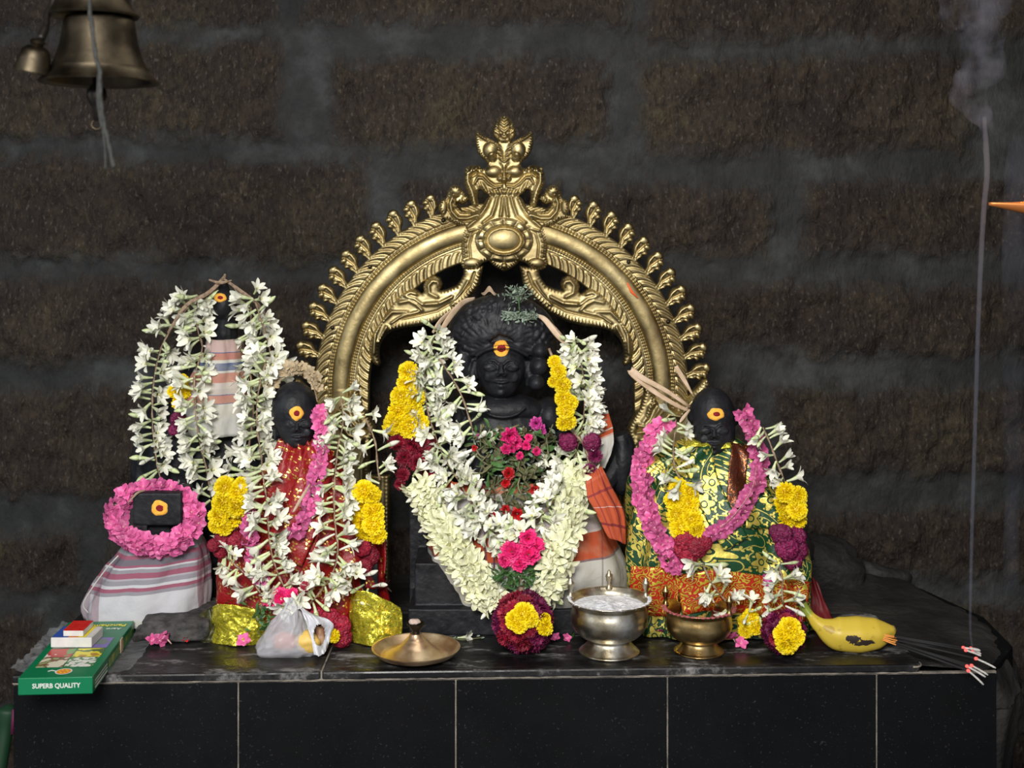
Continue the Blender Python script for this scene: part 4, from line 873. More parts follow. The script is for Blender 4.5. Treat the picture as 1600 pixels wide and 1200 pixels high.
def tuberose(sd, open_=1.0, L=0.021, cream=False):
    r = random.Random(sd); b = r.uniform(-0.35, 0.35); n = 7
    path = [(b*L*((i/(n-1))**2)*0.6-b*L*0.6, 0, L*i/(n-1)-0) for i in range(n)]
    path = [(p[0]-path[0][0], p[1], p[2]) for p in path]
    tp = tube(path, [0.0020, 0.0022, 0.0024, 0.0028, 0.0033, 0.0038, 0.0042], 7, cap=False, m=1); pc = [tp]; tip = path[-1]
    for ring, (k, off, lf) in enumerate(((3, 0.0, 0.5), (3, math.pi/3, 0.75))):
        for i in range(k):
            a = off+i*2*math.pi/3+r.uniform(-0.15, 0.15); op = open_*r.uniform(0.75, 1.25)
            p = petal(r.uniform(0.0195, 0.025), r.uniform(0.0088, 0.011), (0.0022, L-0.003), 0.85*op, a, lf+0.25+(1-op)*0.6, 0, 4, 5, 0.0004, 0.4, i)
            p['V'][:, 0] += tip[0]; pc.append(p)
    pc.append(ball((tip[0], 0, L+0.001), (0.0018, 0.0018, 0.0024), 6, 4, m=2))
    return mesh_of('blossom', pc, [M['petal_cream'] if cream else M['petal_white'], M['tube_green'], M['yellow_soft']])
def bud(sd, cream=False):
    r = random.Random(sd); b = r.uniform(0.3, 0.9)*r.choice((-1, 1)); n = 9; L = r.uniform(0.038, 0.046)
    path = [(b*0.018*(i/(n-1))**2, 0, L*i/(n-1)) for i in range(n)]
    R1 = [0.0018, 0.0021, 0.0023, 0.0026, 0.0032, 0.0042, 0.0046, 0.0036, 0.0010]
    return mesh_of('bud', [tube(path[:6], R1[:6], 7, m=1), tube(path[5:], R1[5:], 7, m=0)], [M['tube_green'] if r.random() < 0.6 else M['petal_white'], M['tube_green'] if r.random() < 0.6 else M['petal_white']])
M['yellow_soft'] = simple('pale_yellow_centre', (0.65, 0.60, 0.22), 0.7)
TUB = [tuberose(i, (0.75, 0.45, 0.95, 0.3, 0.8, 0.55)[i % 6]) for i in range(8)]
TUBC = [tuberose(40+i, (1.2, 1.0, 1.35, 1.1)[i % 4], 0.020, True) for i in range(5)]
BUD = [bud(i) for i in range(5)]
def chrys(sd, mat, r0=0.019, n=190):
    r = random.Random(sd); pc = [ball((0, 0, 0.004), (r0*0.72, r0*0.72, r0*0.5), 14, 8)]
    for i in range(n):
        f = (i+0.5)/n; el = math.pi/2-math.acos(1-f*1.25); a = i*2.39996+r.uniform(-0.2, 0.2)
        d = Vector((math.cos(el)*math.cos(a), math.cos(el)*math.sin(a), math.sin(el)*0.75)); b = d*r0*0.58+Vector((0, 0, 0.004)); L = r0*r.uniform(0.36, 0.55)
        s = Vector((-math.sin(a), math.cos(a), 0)); u = d.normalized(); w = r0*0.10
        c = b+u*L*0.55+Vector((0, 0, 0.0012)); t = b+u*L+Vector((0, 0, r.uniform(-0.001, 0.003)))
        up = u.cross(s)*w*0.8
        P = np.array([[b-s*w*0.6, b-up*0.3, b+s*w*0.6], [c-s*w, c+up, c+s*w], [t-s*w*1.1+u*0.0004, t+up*0.6-u*0.0006, t+s*w*1.1]]); pc.append(grid(P))
    return mesh_of('chrysanthemum', pc, [mat])
CHR = [chrys(i, M['yellow']) for i in range(3)]
def comb(sd, mat, r0=0.021):
    """cockscomb head: deeply ruffled velvet mass"""
    p = ball((0, 0, 0), 1.0, 84, 52); V = p['V']; r = np.random.RandomState(sd); th = V[:, 0]*0
    wv = np.zeros(len(V))
    for k in range(6):
        d = r.normal(size=3); d /= np.linalg.norm(d); e = r.normal(size=3); wv += np.sin(V@d*r.uniform(9, 15)+3.0*np.sin(V@e*4.0)+r.uniform(0, 6))*r.uniform(0.5, 1)
    rdg = 1-np.abs(wv)/2.2; rdg = np.clip(rdg, 0, 1); V2 = V*(0.80+0.26*rdg)[:, None]; V2 += (r.rand(*V.shape)-0.5)*0.035
    p['V'] = V2*np.array([r0, r0, r0*0.85])+np.array([0, 0, r0*0.2]); return mesh_of('cockscomb', p, [mat])
def ruffle_flower(sd, mat, r0=0.019, n=46, name='carnation', wf=1.0):
    r = random.Random(sd); pc = []
    for i in range(n):
        f = (i+0.5)/n; el = 0.15+1.35*(1-f)**0.9; a = i*2.39996
        pc.append(petal(r0*r.uniform(0.75, 1.0), wf*r0*r.uniform(0.5, 0.7), (0.0015, 0.0), r.uniform(0.2, 0.9), a, el, 0, 6, 5, r0*0.10, 0.25, r.uniform(0, 9)))
    return mesh_of(name, pc, [mat])
COMB_R = [comb(i, M['crimson']) for i in range(2)]; COMB_P = [comb(10+i, M['purple']) for i in range(2)]
RUF_R = [ruffle_flower(i, M['crimson'], 0.018, 105, wf=0.6) for i in range(2)]; RUF_P = [ruffle_flower(5+i, M['purple'], 0.018, 105, wf=0.6) for i in range(2)]
RUF_M = [ruffle_flower(8+i, M['magenta'], 0.018, 34, 'rose') for i in range(2)]; RUF_H = [ruffle_flower(12+i, M['hotpink'], 0.020, 50) for i in range(2)]
def floret(sd, mat, L=0.010):
    r = random.Random(sd); pc = [tube([(0, 0, 0), (0, 0, L)], [0.0009, 0.0014], 5, m=1)]
    for i in range(5): pc.append(petal(r.uniform(0.010, 0.0125), r.uniform(0.0085, 0.0105), (0.0008, L-0.001), r.uniform(0.2, 1.0), i*1.2566+r.uniform(-0.2, 0.2), r.uniform(0.2, 1.0), 0, 4, 4, 0.0007, 0.3, i))
    return mesh_of('floret', pc, [mat, M['tube_pink']])
M['tube_pink'] = simple('pale_pink_tube', (0.65, 0.40, 0.35), 0.6)
FLO = [floret(i, M['pink']) for i in range(5)]
def leaf_mesh(sd, mat, L=0.02, w=0.009):
    return mesh_of('leaf', [petal(L, w, (0, 0), 0.5, 0, 0.6, 0, 5, 6, 0.0003, 0.3, sd)], [mat])
LEAF = [leaf_mesh(i, M['leaf'], 0.016+0.004*(i % 3), 0.007+0.001*(i % 2)) for i in range(3)]; LEAFG = [leaf_mesh(i, M['leaf_grey'], 0.009, 0.004) for i in range(3)]
LEAFD = [leaf_mesh(i, M['twig'], 0.018, 0.009) for i in range(2)]

# ------------------------------------------------------------------ garlands
body_all = [body_c, dh, pc, tw]; SURF_C = Surf(body_all); SURF_L2 = Surf([body_l]+[o for o in s2.children if o.name.startswith('striped')])
SURF_R = Surf([body_r, sr]); SURF_G = Surf([body_g, gs]); SURF_B = Surf([body_b]+[o for o in s4.children if o.name.startswith('striped')])
def follow(pts, surf, lift, lo, hi, smooth=6):
    """picture points -> path hanging just in front of the surface"""
    C = resample(np.array(crom(pts, 100)), 2.5); Y = np.array([surf.Y(x, y, None) if surf else None for x, y in C], float)
    ok = ~np.isnan(Y); Y = np.interp(np.arange(len(Y)), np.nonzero(ok)[0], Y[ok]) if ok.any() else np.full(len(Y), (lo+hi)/2)
    Y = np.clip(Y-lift, lo, hi)
    # run along the nearest things: local minimum then smooth
    for _ in range(smooth): Y[1:-1] = np.minimum(Y[1:-1]+0.002, (Y[:-2]+Y[1:-1]+Y[2:])/3)
    return np.array([W(x, y, yy) for (x, y), yy in zip(C, Y)])
GCOUNT = {}
def cap(root, n=1):
    GCOUNT[root.name] = GCOUNT.get(root.name, 0)+n; return GCOUNT[root.name] <= 100
EXTRA = {}      # blossoms past the first hundred, gathered per garland
def put(root, me, name, pos, d, roll, s, s3=None):
    key = (root.name, name); GCOUNT[key] = GCOUNT.get(key, 0)+1
    if GCOUNT[key] <= 98: return inst(me, name, root, pos, d, roll, s, s3)
    q = Vector(d).to_track_quat('Z', 'Y') @ Quaternion((0, 0, 1), roll)
    mt = Matrix.Translation(Vector(pos)-Vector(abs_loc(root))) @ q.to_matrix().to_4x4() @ Matrix.Diagonal((s, s, s, 1)) if s3 is None else Matrix.Translation(Vector(pos)-Vector(abs_loc(root))) @ q.to_matrix().to_4x4() @ Matrix.Diagonal(tuple(s3)+(1,))
    EXTRA.setdefault(key, (root, name, []))[2].append((me, mt))
def flush_extra():
    import bmesh
    for root, name, lst in EXTRA.values():
        bm = bmesh.new(); mats = []; 
        for me, mt in lst:
            n0 = len(bm.faces); n1 = len(bm.verts); bm.from_mesh(me); bm.verts.ensure_lookup_table(); bm.faces.ensure_lookup_table()
            for v in bm.verts[n1:]: v.co = mt @ v.co
            mp = []
            for k in me.materials:
                if k not in mats: mats.append(k)
                mp.append(mats.index(k))
            for f in bm.faces[n0:]: f.material_index = mp[f.material_index]
        m2 = bpy.data.meshes.new('massed_'+name+'s'); bm.to_mesh(m2); bm.free()
        for k in mats: m2.materials.append(k)
        o = bpy.data.objects.new('massed_'+name+'s', m2); COL.objects.link(o); o.parent = root; o['kind'] = 'stuff'
def thread(root, P, r=0.0022):
    mk('string', [tube(P, r, 6, twist=len(P)*0.6, flat=0.6)], M['string'], root)
def strand(root, P, step=0.019, size=1.0, buds=0.22, seed=0, fwd=0.75, n=6, spread=1.0, meshes=None, rr=0.003, thr=True, droop=0.0):
    """tuberoses tied left and right of a hanging string"""
    r = random.Random(seed); Q = resample(P, step); T, _, _ = frames(Q)
    if thr: thread(root, resample(P, 0.006))
    for i, (q, t) in enumerate(zip(Q, T)):
        side = np.cross(t, np.array([0, 1.0, 0])); side /= np.linalg.norm(side)+1e-9
        for k in range(n):
            sg = 1 if (k+i) % 2 else -1
            if k >= 4: sg = r.choice((-1, 1))*0.3
            f = r.uniform(0.1, 1.0)*fwd+ (0.5 if k % 4 >= 2 else 0)
            d = side*sg*r.uniform(0.7, 1.0)*spread+np.array([0, -1, 0])*f+t*r.uniform(-0.7, 0.7)+np.array([0, 0, -droop]); d /= np.linalg.norm(d)
            isb = r.random() < buds; me = r.choice(BUD) if isb else r.choice(meshes or TUB)
            pos = q+t*r.uniform(-0.4, 0.4)*step+d*rr+np.array([0, -0.003*(k > 1), 0])
            put(root, me, 'bud' if isb else 'blossom', pos, d, r.uniform(0, 6.28), size*r.uniform(0.82, 1.12))
def massed(root, P, width, size=1.0, dens=1.0, seed=0, meshes=None, name='blossom', step=0.012, base=0.012, length=0.016, fwd=1.0):
    """thick rope of blossoms whose mouths face outwards"""
    r = random.Random(seed); Q = resample(P, step); T, _, _ = frames(Q)
    for q, t in zip(Q, T):
        side = np.cross(t, np.array([0, 1.0, 0])); side /= np.linalg.norm(side)+1e-9
        m = max(2, int(width/step*dens))
        for k in range(m):
            u = ((k+0.5)/m*2-1)*0.95+r.uniform(-0.15, 0.15); u = max(-1, min(1, u))
            d = side*u*1.0+np.array([0, -1, 0])*math.sqrt(max(0.06, 1-u*u))*fwd+t*r.uniform(-0.35, 0.35); d /= np.linalg.norm(d)
            pos = q+side*u*width*0.5*0.55+t*r.uniform(-0.5, 0.5)*step+np.array([0, -1, 0])*(base*math.sqrt(max(0, 1-u*u)))-d*length
            put(root, r.choice(meshes or TUBC), name, pos, d, r.uniform(0, 6.28), size*r.uniform(0.8, 1.15))
def heads(root, pts, surf, meshes, name, size, Y=None, lift=0.012, seed=0, aim=(0, -1, 0.1), lo=2.0, hi=2.5):
    r = random.Random(seed)
    for q in pts:
        px, py = q[:2]; s = size*(q[2] if len(q) > 2 else 1); Yh = Y if Y else (surf.Y(px, py, None) or hi); Yh = min(max(Yh-lift, lo), hi)
        if len(q) > 3: Yh = q[3]
        d = Vector(aim)+Vector((r.uniform(-0.35, 0.35), 0, r.uniform(-0.3, 0.3)))
        put(root, r.choice(meshes), name, W(px, py, Yh), d.normalized(), r.uniform(0, 6.28), s)
def garland(name, P0, label, cat='garland', group=None): return thing(name, P0, label, cat, group)
def knot_strip(root, pts, w=0.006, name='fibre_strip', flat=0.18, mat=None, tw=0.6):
    P = crom([W(*p) for p in pts], 24); k = np.linspace(0, 1, 24); mk(name, tube(P, w*(0.35+0.65*np.sin(math.pi*np.clip(k*0.9+0.05, 0, 1))), 8, flat=flat, twist=tw), mat or M['straw'], root)

# -- central statue: inner white garland
LO, HI = 2.10, 2.33
g1 = garland('inner_tuberose_garland', WV(790, 840, 2.14), 'white tuberose garland hanging in a V over the chest of the central seated statue')
pl1 = follow([(680, 522), (668, 560), (664, 600), (668, 640), (680, 680), (694, 716), (716, 750), (734, 782), (750, 808), (770, 828), (792, 838)], SURF_C, 0.022, 2.13, 2.24)
pr1 = follow([(898, 532), (908, 570), (914, 610), (912, 650), (905, 690), (894, 726), (880, 758), (862, 786), (840, 812), (818, 830), (795, 840)], SURF_C, 0.022, 2.13, 2.24)
pi1 = follow([(686, 560), (706, 590), (722, 620), (732, 650), (740, 676), (748, 696)], SURF_C, 0.018, 2.16, 2.22)
strand(g1, pl1, 0.022, 0.95, 0.2, 1); strand(g1, pr1, 0.022, 0.95, 0.2, 2); strand(g1, pi1, 0.022, 0.95, 0.42, 3, n=3)
strand(g1, follow([(868, 700), (866, 730), (872, 745)], SURF_C, 0.02, 2.14, 2.24), 0.022, 0.9, 0.2, 33, n=3, thr=False)
knot_strip(g1, [(684, 528, 2.225), (700, 500, 2.235), (722, 474, 2.26), (742, 466, 2.27)], 0.0065); knot_strip(g1, [(676, 520, 2.235), (690, 500, 2.245), (712, 480, 2.26)], 0.005)
knot_strip(g1, [(892, 545, 2.225), (872, 525, 2.235), (852, 500, 2.25), (838, 492, 2.255)], 0.0055); knot_strip(g1, [(880, 526, 2.24), (862, 508, 2.25), (850, 500, 2.255)], 0.003, mat=M['string'])
# -- yellow and crimson rope garland of the central statue
g2 = garland('marigold_cockscomb_garland', WV(640, 650, 2.24), 'yellow and crimson flower rope down both sides of the central seated statue')
yl = [(640, 580), (634, 598, 0.8), (626, 620), (648, 622), (622, 640), (645, 644), (618, 660, 1.1), (640, 666, 1.15), (655, 660), (640, 600, 0.9), (612, 665, 0.9)]
heads(g2, yl, SURF_C, CHR, 'chrysanthemum', 0.95, Y=2.235, lift=0, seed=4)
heads(g2, [(866, 566, 0.7), (872, 582, 0.85), (864, 596, 0.6), (880, 602, 0.9), (882, 622, 0.95), (884, 642, 0.95), (880, 660, 0.8), (892, 630, 0.8), (889, 660, 0.8)], SURF_C, CHR, 'chrysanthemum', 0.85, Y=2.19, lift=0, seed=5)
heads(g2, [(622, 690, 1.05), (645, 694, 1.1), (664, 690, 0.9), (632, 715, 1.0), (655, 722, 1.1), (672, 735, 0.8), (630, 742, 0.8), (625, 757, 0.6)], SURF_C, COMB_R+RUF_R, 'cockscomb', 1.0, Y=2.235, lift=0, seed=6)
heads(g2, [(888, 690, 0.9), (924, 690, 0.9), (930, 712, 0.9), (922, 735, 0.9), (928, 752, 0.7), (880, 682, 0.5)], SURF_C, RUF_P+COMB_P[:1], 'cockscomb', 0.85, Y=2.21, lift=0, seed=7)
mk('string', tube(crom([W(700, 560, 2.26), W(645, 585, 2.25), W(628, 660, 2.25), W(650, 730, 2.245), W(665, 790, 2.23)], 30), 0.0025, 6), M['string'], g2)
mk('string', tube(crom([W(858, 545, 2.245), W(874, 590, 2.21), W(886, 660, 2.215), W(915, 700, 2.215), W(922, 755, 2.21)], 30), 0.0025, 6), M['string'], g2)
# -- thick outer garland ending at the big pompom
g3 = garland('thick_tuberose_garland', WV(790, 930, 2.12), 'thick cream tuberose garland looped low over the lap of the central statue')
pl3 = follow([(652, 758), (672, 790), (690, 822), (708, 852), (728, 884), (748, 912), (768, 938)], SURF_C, 0.024, 2.115, 2.22)
pr3 = follow([(905, 735), (898, 770), (888, 806), (880, 840), (872, 868), (862, 896), (854, 925)], SURF_C, 0.024, 2.115, 2.22)
massed(g3, pl3, 0.058, 1.0, 0.95, 8); massed(g3, pr3, 0.052, 1.0, 0.95, 9)
strand(g3, pl3, 0.045, 0.9, 0.8, 10, n=2); strand(g3, pr3, 0.05, 0.9, 0.7, 12, n=2)
# rope end below: hot pink flower, leaves
heads(g3, [(800, 862, 1.0), (826, 866, 1.05), (826, 842, 0.95), (812, 880, 0.8), (790, 874, 0.8), (838, 852, 0.8)], SURF_C, RUF_H, 'carnation', 1.0, Y=2.108, lift=0, seed=13, aim=(0, -1, 0.3))
rl = random.Random(5)
for i in range(200):
    a = rl.uniform(0, 6.28); q = rl.random()**0.5; x, y = 812+44*q*math.cos(a), 897+22*q*math.sin(a)
    put(g3, rl.choice(LEAF+LEAFG), 'leaf', W(x, y, 2.108+0.02*q), Vector((rl.uniform(-1, 1), -0.7, rl.uniform(-0.8, 0.8))).normalized(), rl.uniform(0, 6.28), rl.uniform(0.6, 1.0))
mk('string', tube([W(812, 880, 2.13), W(816, 960, 2.12)], 0.006, 6), M['string'], g3)
# dried leaves, twigs and roses on the chest
g4 = thing('tulsi_and_rose_spray', WV(790, 780, 2.2), 'tangled dried green leaf spray with magenta roses on the chest of the central statue', 'leaf spray')
for i in range(98):
    x, y = rl.uniform(742, 866), rl.uniform(672, 795)
    if abs(x-800) > 70-(y-672)*0.25: continue
    Y = (SURF_C.Y(x, y, 2.25) or 2.25)-rl.uniform(0.01, 0.04); d = Vector((rl.uniform(-1, 1), rl.uniform(-0.3, 0.2), rl.uniform(-1, 1))).normalized(); L = rl.uniform(0.02, 0.045); p = Vector(W(x, y, Y))
    b = Vector((rl.uniform(-1, 1), rl.uniform(-0.4, 0.4), rl.uniform(-1, 1)))*0.008
    mk('twig', tube(crom([p-d*L/2, p+b, p+d*L/2], 6), rl.choice((0.0009, 0.0013, 0.0018)), 5), M['twig'], g4)
for i in range(520):
    x, y = rl.uniform(738, 868), rl.uniform(668, 805)
    if abs(x-800) > 74-(y-665)*0.3: continue
    Y = (SURF_C.Y(x, y, 2.25) or 2.25)-rl.uniform(0.008, 0.036)
    put(g4, rl.choice(LEAFD*3+LEAF+LEAFG*2), 'leaf', W(x, y, Y), Vector((rl.uniform(-1, 1), -0.5, rl.uniform(-1, 1))).normalized(), rl.uniform(0, 6.28), rl.uniform(0.6, 1.25))
heads(g4, [(800, 700, 0.5), (796, 680, 0.95), (805, 692, 0.8), (822, 696, 0.55), (790, 702, 0.6), (838, 705, 0.5), (812, 712, 0.45), (826, 684, 0.45)], SURF_C, RUF_M, 'rose', 1.0, lift=0.04, hi=2.23, seed=15)
VP = [ruffle_flower(30, M['purplepink'], 0.016, 30, 'rose')]; RD = [ruffle_flower(31, M['red'], 0.016, 26, 'rose')]
heads(g4, [(838, 662, 0.85), (846, 672, 0.7), (748, 682, 0.35), (747, 757, 0.55)], SURF_C, VP, 'rose', 1.0, lift=0.026, hi=2.22, seed=16)
heads(g4, [(795, 740, 0.8), (790, 755, 0.6), (742, 700, 0.4), (835, 765, 0.6), (808, 803, 0.85), (790, 796, 0.6), (770, 806, 0.5)], SURF_C, RD, 'rose', 1.0, lift=0.036, hi=2.23, seed=17)
# bound herb sprigs on the hair
g5 = thing('dried_herb_bundle', WV(815, 495, 2.23), 'two grey green herb sprigs tied with thread on the hair of the central statue', 'herb sprig')
mk('thread', tube([W(810, 462, 2.225), W(812, 492, 2.228)], 0.0008, 5), M['leaf'], g5)
for k in range(7): mk('stalk', tube([W(784+rl.uniform(-2, 2), 486+k*1.6, 2.232), W(838+rl.uniform(-4, 3), 491+k*1.4, 2.232)], 0.0008, 5), M['leaf_grey'], g5)
for k in range(6): mk('stalk', tube([W(808, 470, 2.232), W(790+k*7, 448+rl.uniform(-3, 6), 2.235)], 0.0007, 5), M['leaf_grey'], g5)
for i in range(260):
    if i % 2: x, y = rl.gauss(810, 9), rl.gauss(458, 6)
    else: x, y = rl.uniform(786, 838), rl.gauss(493, 5)
    put(g5, rl.choice(LEAFG), 'leaf', W(x, y, 2.228+rl.uniform(-0.006, 0.006)), Vector((rl.uniform(-1, 1), rl.uniform(-1, 0.2), rl.uniform(-1, 0.6))).normalized(), rl.uniform(0, 6.28), rl.uniform(0.5, 1.0))
dl = mk('curled_dry_leaf', grid(np.array([[W(752+24*a, 458+3*math.sin(a*9)-4*math.sin(math.pi*a)+b*9*math.sin(math.pi*(a*0.9+0.05)), 2.245+0.006*b) for b in np.linspace(-0.5, 0.5, 5)] for a in np.linspace(0, 1, 12)])), M['straw'], label='small curled tan dry leaf on top of the hair of the central statue', cat='leaf')
# big pompom
def pompom(name, px, py, r, Y, label, seedy, yel, mats, n=46, aimy=(-0.05, -1, 0.2)):
    z0 = CAMZ-(py-HOR)*Y/FPX; root = thing(name, (W(px, py, Y)[0], Y, max(0, z0-r)), label, 'flower ball', None); c = Vector(W(px, py, Y)); rg = random.Random(seedy)
    mk('core', ball(tuple(c), r*0.72, 24, 14), mats[0][0].materials[0], root)
    for i in range(n):
        zz = 1-2*(i+0.5)/n; a = i*2.39996; d = Vector((math.sqrt(1-zz*zz)*math.cos(a), math.sqrt(1-zz*zz)*math.sin(a), zz))
        ms = mats[0] if (fbm(d.x*2+5, d.z*2+5, seedy) > 0.46) else mats[-1]
        put(root, rg.choice(ms), 'petal_cluster', c+d*r*0.62, d, rg.uniform(0, 6.28), r/0.055*rg.uniform(0.9, 1.1))
    ax = Vector(aimy).normalized()
    for (u, v, s) in yel:
        sx = ax.cross(Vector((0, 0, 1))).normalized(); sz = sx.cross(ax); d = (ax+sx*u+sz*v).normalized()
        put(root, rg.choice(CHR), 'chrysanthemum', c+d*r*0.80, d, rg.uniform(0, 6.28), s)
    return root
pompom('pompom_flower_ball', 818, 971, 0.056, 2.095, 'large crimson and purple flower ball with a yellow middle below the central statue', 3, [(-0.05, 0.35, 0.95), (0.25, 0.15, 0.8), (-0.3, 0.20, 0.7), (0.1, 0.0, 0.7), (-0.98, -0.1, 0.7), (-1.3, -0.25, 0.6), (-1.2, 0.25, 0.5)], [RUF_P, RUF_R])
pompom('pompom_flower_ball', 1225, 987, 0.041, 2.085, 'small crimson flower ball with a yellow face, beside the banana', 8, [(0.0, 0.35, 0.95), (0.15, -0.25, 0.95), (-0.25, 0.0, 0.8), (0.3, 0.1, 0.8)], [RUF_R, RUF_P], 34, (0.05, -1, 0.1))

# -- back left figure
g6 = garland('tuberose_garland', WV(310, 760, 2.33), 'long white tuberose garland over the pointed stone figure at the back left')
LL = SURF_L2
for k, pts in enumerate(([(306, 462), (286, 490), (264, 520), (250, 550), (240, 600), (238, 650), (242, 700), (250, 745), (262, 775)], [(310, 468), (308, 510), (316, 545), (304, 590), (306, 640), (312, 690), (322, 730), (330, 775)],
                         [(398, 468), (408, 500), (418, 530), (424, 560), (428, 590)], [(392, 480), (392, 520), (390, 555), (392, 590), (396, 640), (390, 690), (384, 730)])):
    strand(g6, follow(pts, LL, 0.02, 2.28, 2.36), 0.024, 1.0, 0.25, 50+k, n=4 if k != 3 else 3)
knot_strip(g6, [(262, 520, 2.33), (290, 478, 2.33), (325, 458, 2.34), (348, 436, 2.345), (352, 428, 2.345)], 0.004, mat=M['string']); knot_strip(g6, [(350, 436, 2.345), (372, 452, 2.34), (405, 478, 2.33), (426, 512, 2.33)], 0.004, mat=M['string'])
knot_strip(g6, [(326, 437, 2.34), (344, 442, 2.335), (362, 438, 2.34)], 0.003, mat=M['string'])
heads(g6, [(284, 595, 0.75), (272, 612, 0.7), (290, 612, 0.75), (280, 630, 0.75), (450, 566, 0.35)], LL, CHR, 'chrysanthemum', 0.85, Y=2.315, lift=0, seed=20)
heads(g6, [(280, 655, 0.9), (272, 672, 0.6), (290, 668, 0.5)], LL, COMB_P, 'cockscomb', 0.8, Y=2.315, lift=0, seed=21)
# -- pink ring round the block-headed emblem
g7 = garland('pink_oleander_garland', WV(243, 860, 2.16), 'thick pink oleander garland ringed round the square-topped emblem at front left')
ring = np.array([W(244+61*math.cos(t), 807+43*math.sin(t), 2.207-0.020*math.sin(t)) for t in np.linspace(0, 2*math.pi, 80)])
massed(g7, ring, 0.034, 1.15, 1.05, 22, FLO, 'floret', 0.009, 0.010, 0.004)
knot_strip(g7, [(200, 786, 2.18), (215, 770, 2.18), (228, 766, 2.185)], 0.0022, mat=M['string']); mk('string', tube(ring, 0.006, 6), M['pinkstem'] if 'pinkstem' in M else M['pink'], g7)
mk('thin_cotton_loop', tube(crom([W(185, 868, 2.19), W(165, 890, 2.185), W(140, 925, 2.18), (W(130, 945, 2.18)), W(138, 958, 2.18)], 20), 0.0012, 5), M['white_cloth'], s4)
# -- red goddess
g8 = garland('tuberose_garland', WV(470, 940, 2.1), 'long white tuberose garland over the red draped statue, meeting at its foot')
RS = SURF_R
strand(g8, follow([(418, 560), (408, 590), (402, 630), (402, 670), (408, 710), (412, 750), (418, 790), (420, 830), (426, 870), (438, 905), (452, 930)], RS, 0.022, 2.10, 2.24), 0.021, 1.0, 0.15, 61, n=4)
strand(g8, follow([(534, 622), (536, 660), (528, 700), (524, 740), (522, 780), (524, 820), (528, 860), (520, 895), (500, 925), (478, 950)], RS, 0.022, 2.10, 2.24), 0.021, 1.0, 0.22, 62, n=4)
strand(g8, follow([(352, 868), (370, 885), (392, 905), (408, 928)], RS, 0.022, 2.10, 2.2), 0.024, 0.9, 0.35, 63, n=3)
strand(g8, follow([(572, 655), (586, 690), (590, 730), (594, 750)], RS, 0.02, 2.17, 2.25), 0.024, 0.9, 0.45, 64, n=2)
strand(g8, follow([(545, 880), (560, 905), (575, 915)], RS, 0.02, 2.10, 2.2), 0.024, 0.85, 0.3, 65, n=3, thr=False)
heads(g8, [(352, 762, 1.0), (372, 768, 1.0), (350, 785, 1.0), (370, 790, 1.0), (345, 806, 1.0), (364, 810, 1.0), (352, 822, 0.8), (338, 820, 0.7), (376, 755, 0.6)], RS, CHR, 'chrysanthemum', 0.95, lift=0.018, lo=2.12, hi=2.17, seed=23)
heads(g8, [(568, 768, 1.0), (582, 772, 0.95), (562, 788, 1.0), (582, 796, 1.0), (566, 812, 1.0), (584, 820, 1.0), (590, 835, 0.8), (572, 830, 0.9), (592, 806, 0.5)], RS, CHR, 'chrysanthemum', 0.95, lift=0.018, lo=2.12, hi=2.17, seed=24)
heads(g8, [(350, 840, 0.8), (370, 846, 0.85), (390, 842, 0.8), (345, 860, 0.7), (334, 852, 0.6)], RS, COMB_R, 'cockscomb', 0.9, lift=0.014, lo=2.12, hi=2.18, seed=25)
heads(g8, [(566, 855, 0.8), (578, 868, 0.9), (570, 885, 0.7)], RS, COMB_R, 'cockscomb', 0.9, lift=0.014, lo=2.12, hi=2.18, seed=26)
g9 = garland('pink_oleander_garland', WV(470, 830, 2.13), 'thin pink oleander garland beneath the white one on the red draped statue')
massed(g9, follow([(497, 638), (503, 670), (502, 705), (496, 740), (488, 775), (478, 805), (464, 830)], RS, 0.014, 2.11, 2.24), 0.020, 0.95, 1.3, 27, FLO, 'floret', 0.010, 0.006, 0.004)
massed(g9, follow([(388, 792), (392, 825), (396, 855), (398, 880), (410, 905)], RS, 0.014, 2.11, 2.24), 0.022, 0.95, 1.3, 28, FLO, 'floret', 0.010, 0.006, 0.004)
knot_strip(g9, [(458, 800, 2.10), (470, 780, 2.10), (484, 757, 2.11)], 0.0028, mat=M['straw'])
g10 = garland('dried_flower_wreath', WV(462, 590, 2.24), 'small wreath of dried cream blossoms on the head of the red draped statue', 'wreath')
DRY = [mesh_of('floret', [petal(0.011, 0.008, (0.0005, 0.004), 0.5, i*1.2566, 0.5, 0, 4, 4, 0.001, 0.4, i+s_) for i in range(5)], [M['dried']]) for s_ in range(3)]
massed(g10, np.array([W(461-36*math.cos(t), 604-30*math.sin(t), 2.225) for t in np.linspace(0.15, math.pi-0.1, 40)]), 0.022, 0.95, 1.3, 29, DRY, 'floret', 0.010, 0.006, 0.003)
knot_strip(g10, [(484, 590, 2.21), (492, 610, 2.21), (496, 628, 2.20)], 0.0024, mat=M['string'])
heads(g8, [(440, 936, 1.1), (422, 938, 0.8), (456, 930, 0.7)], RS, RUF_H, 'carnation', 0.95, lift=0.03, lo=2.085, hi=2.11, seed=30, aim=(0, -1, 0.5))
heads(g8, [(478, 916, 0.5), (495, 965, 0.9), (515, 968, 1.0), (532, 978, 1.0), (535, 995, 0.9), (522, 990, 0.7), (470, 950, 0.7)], RS, COMB_R, 'cockscomb', 0.9, lift=0.03, lo=2.10, hi=2.115, seed=31)
heads(g8, [(522, 992, 0.75)], RS, CHR, 'chrysanthemum', 0.8, lift=0.03, lo=2.09, hi=2.095, seed=32)
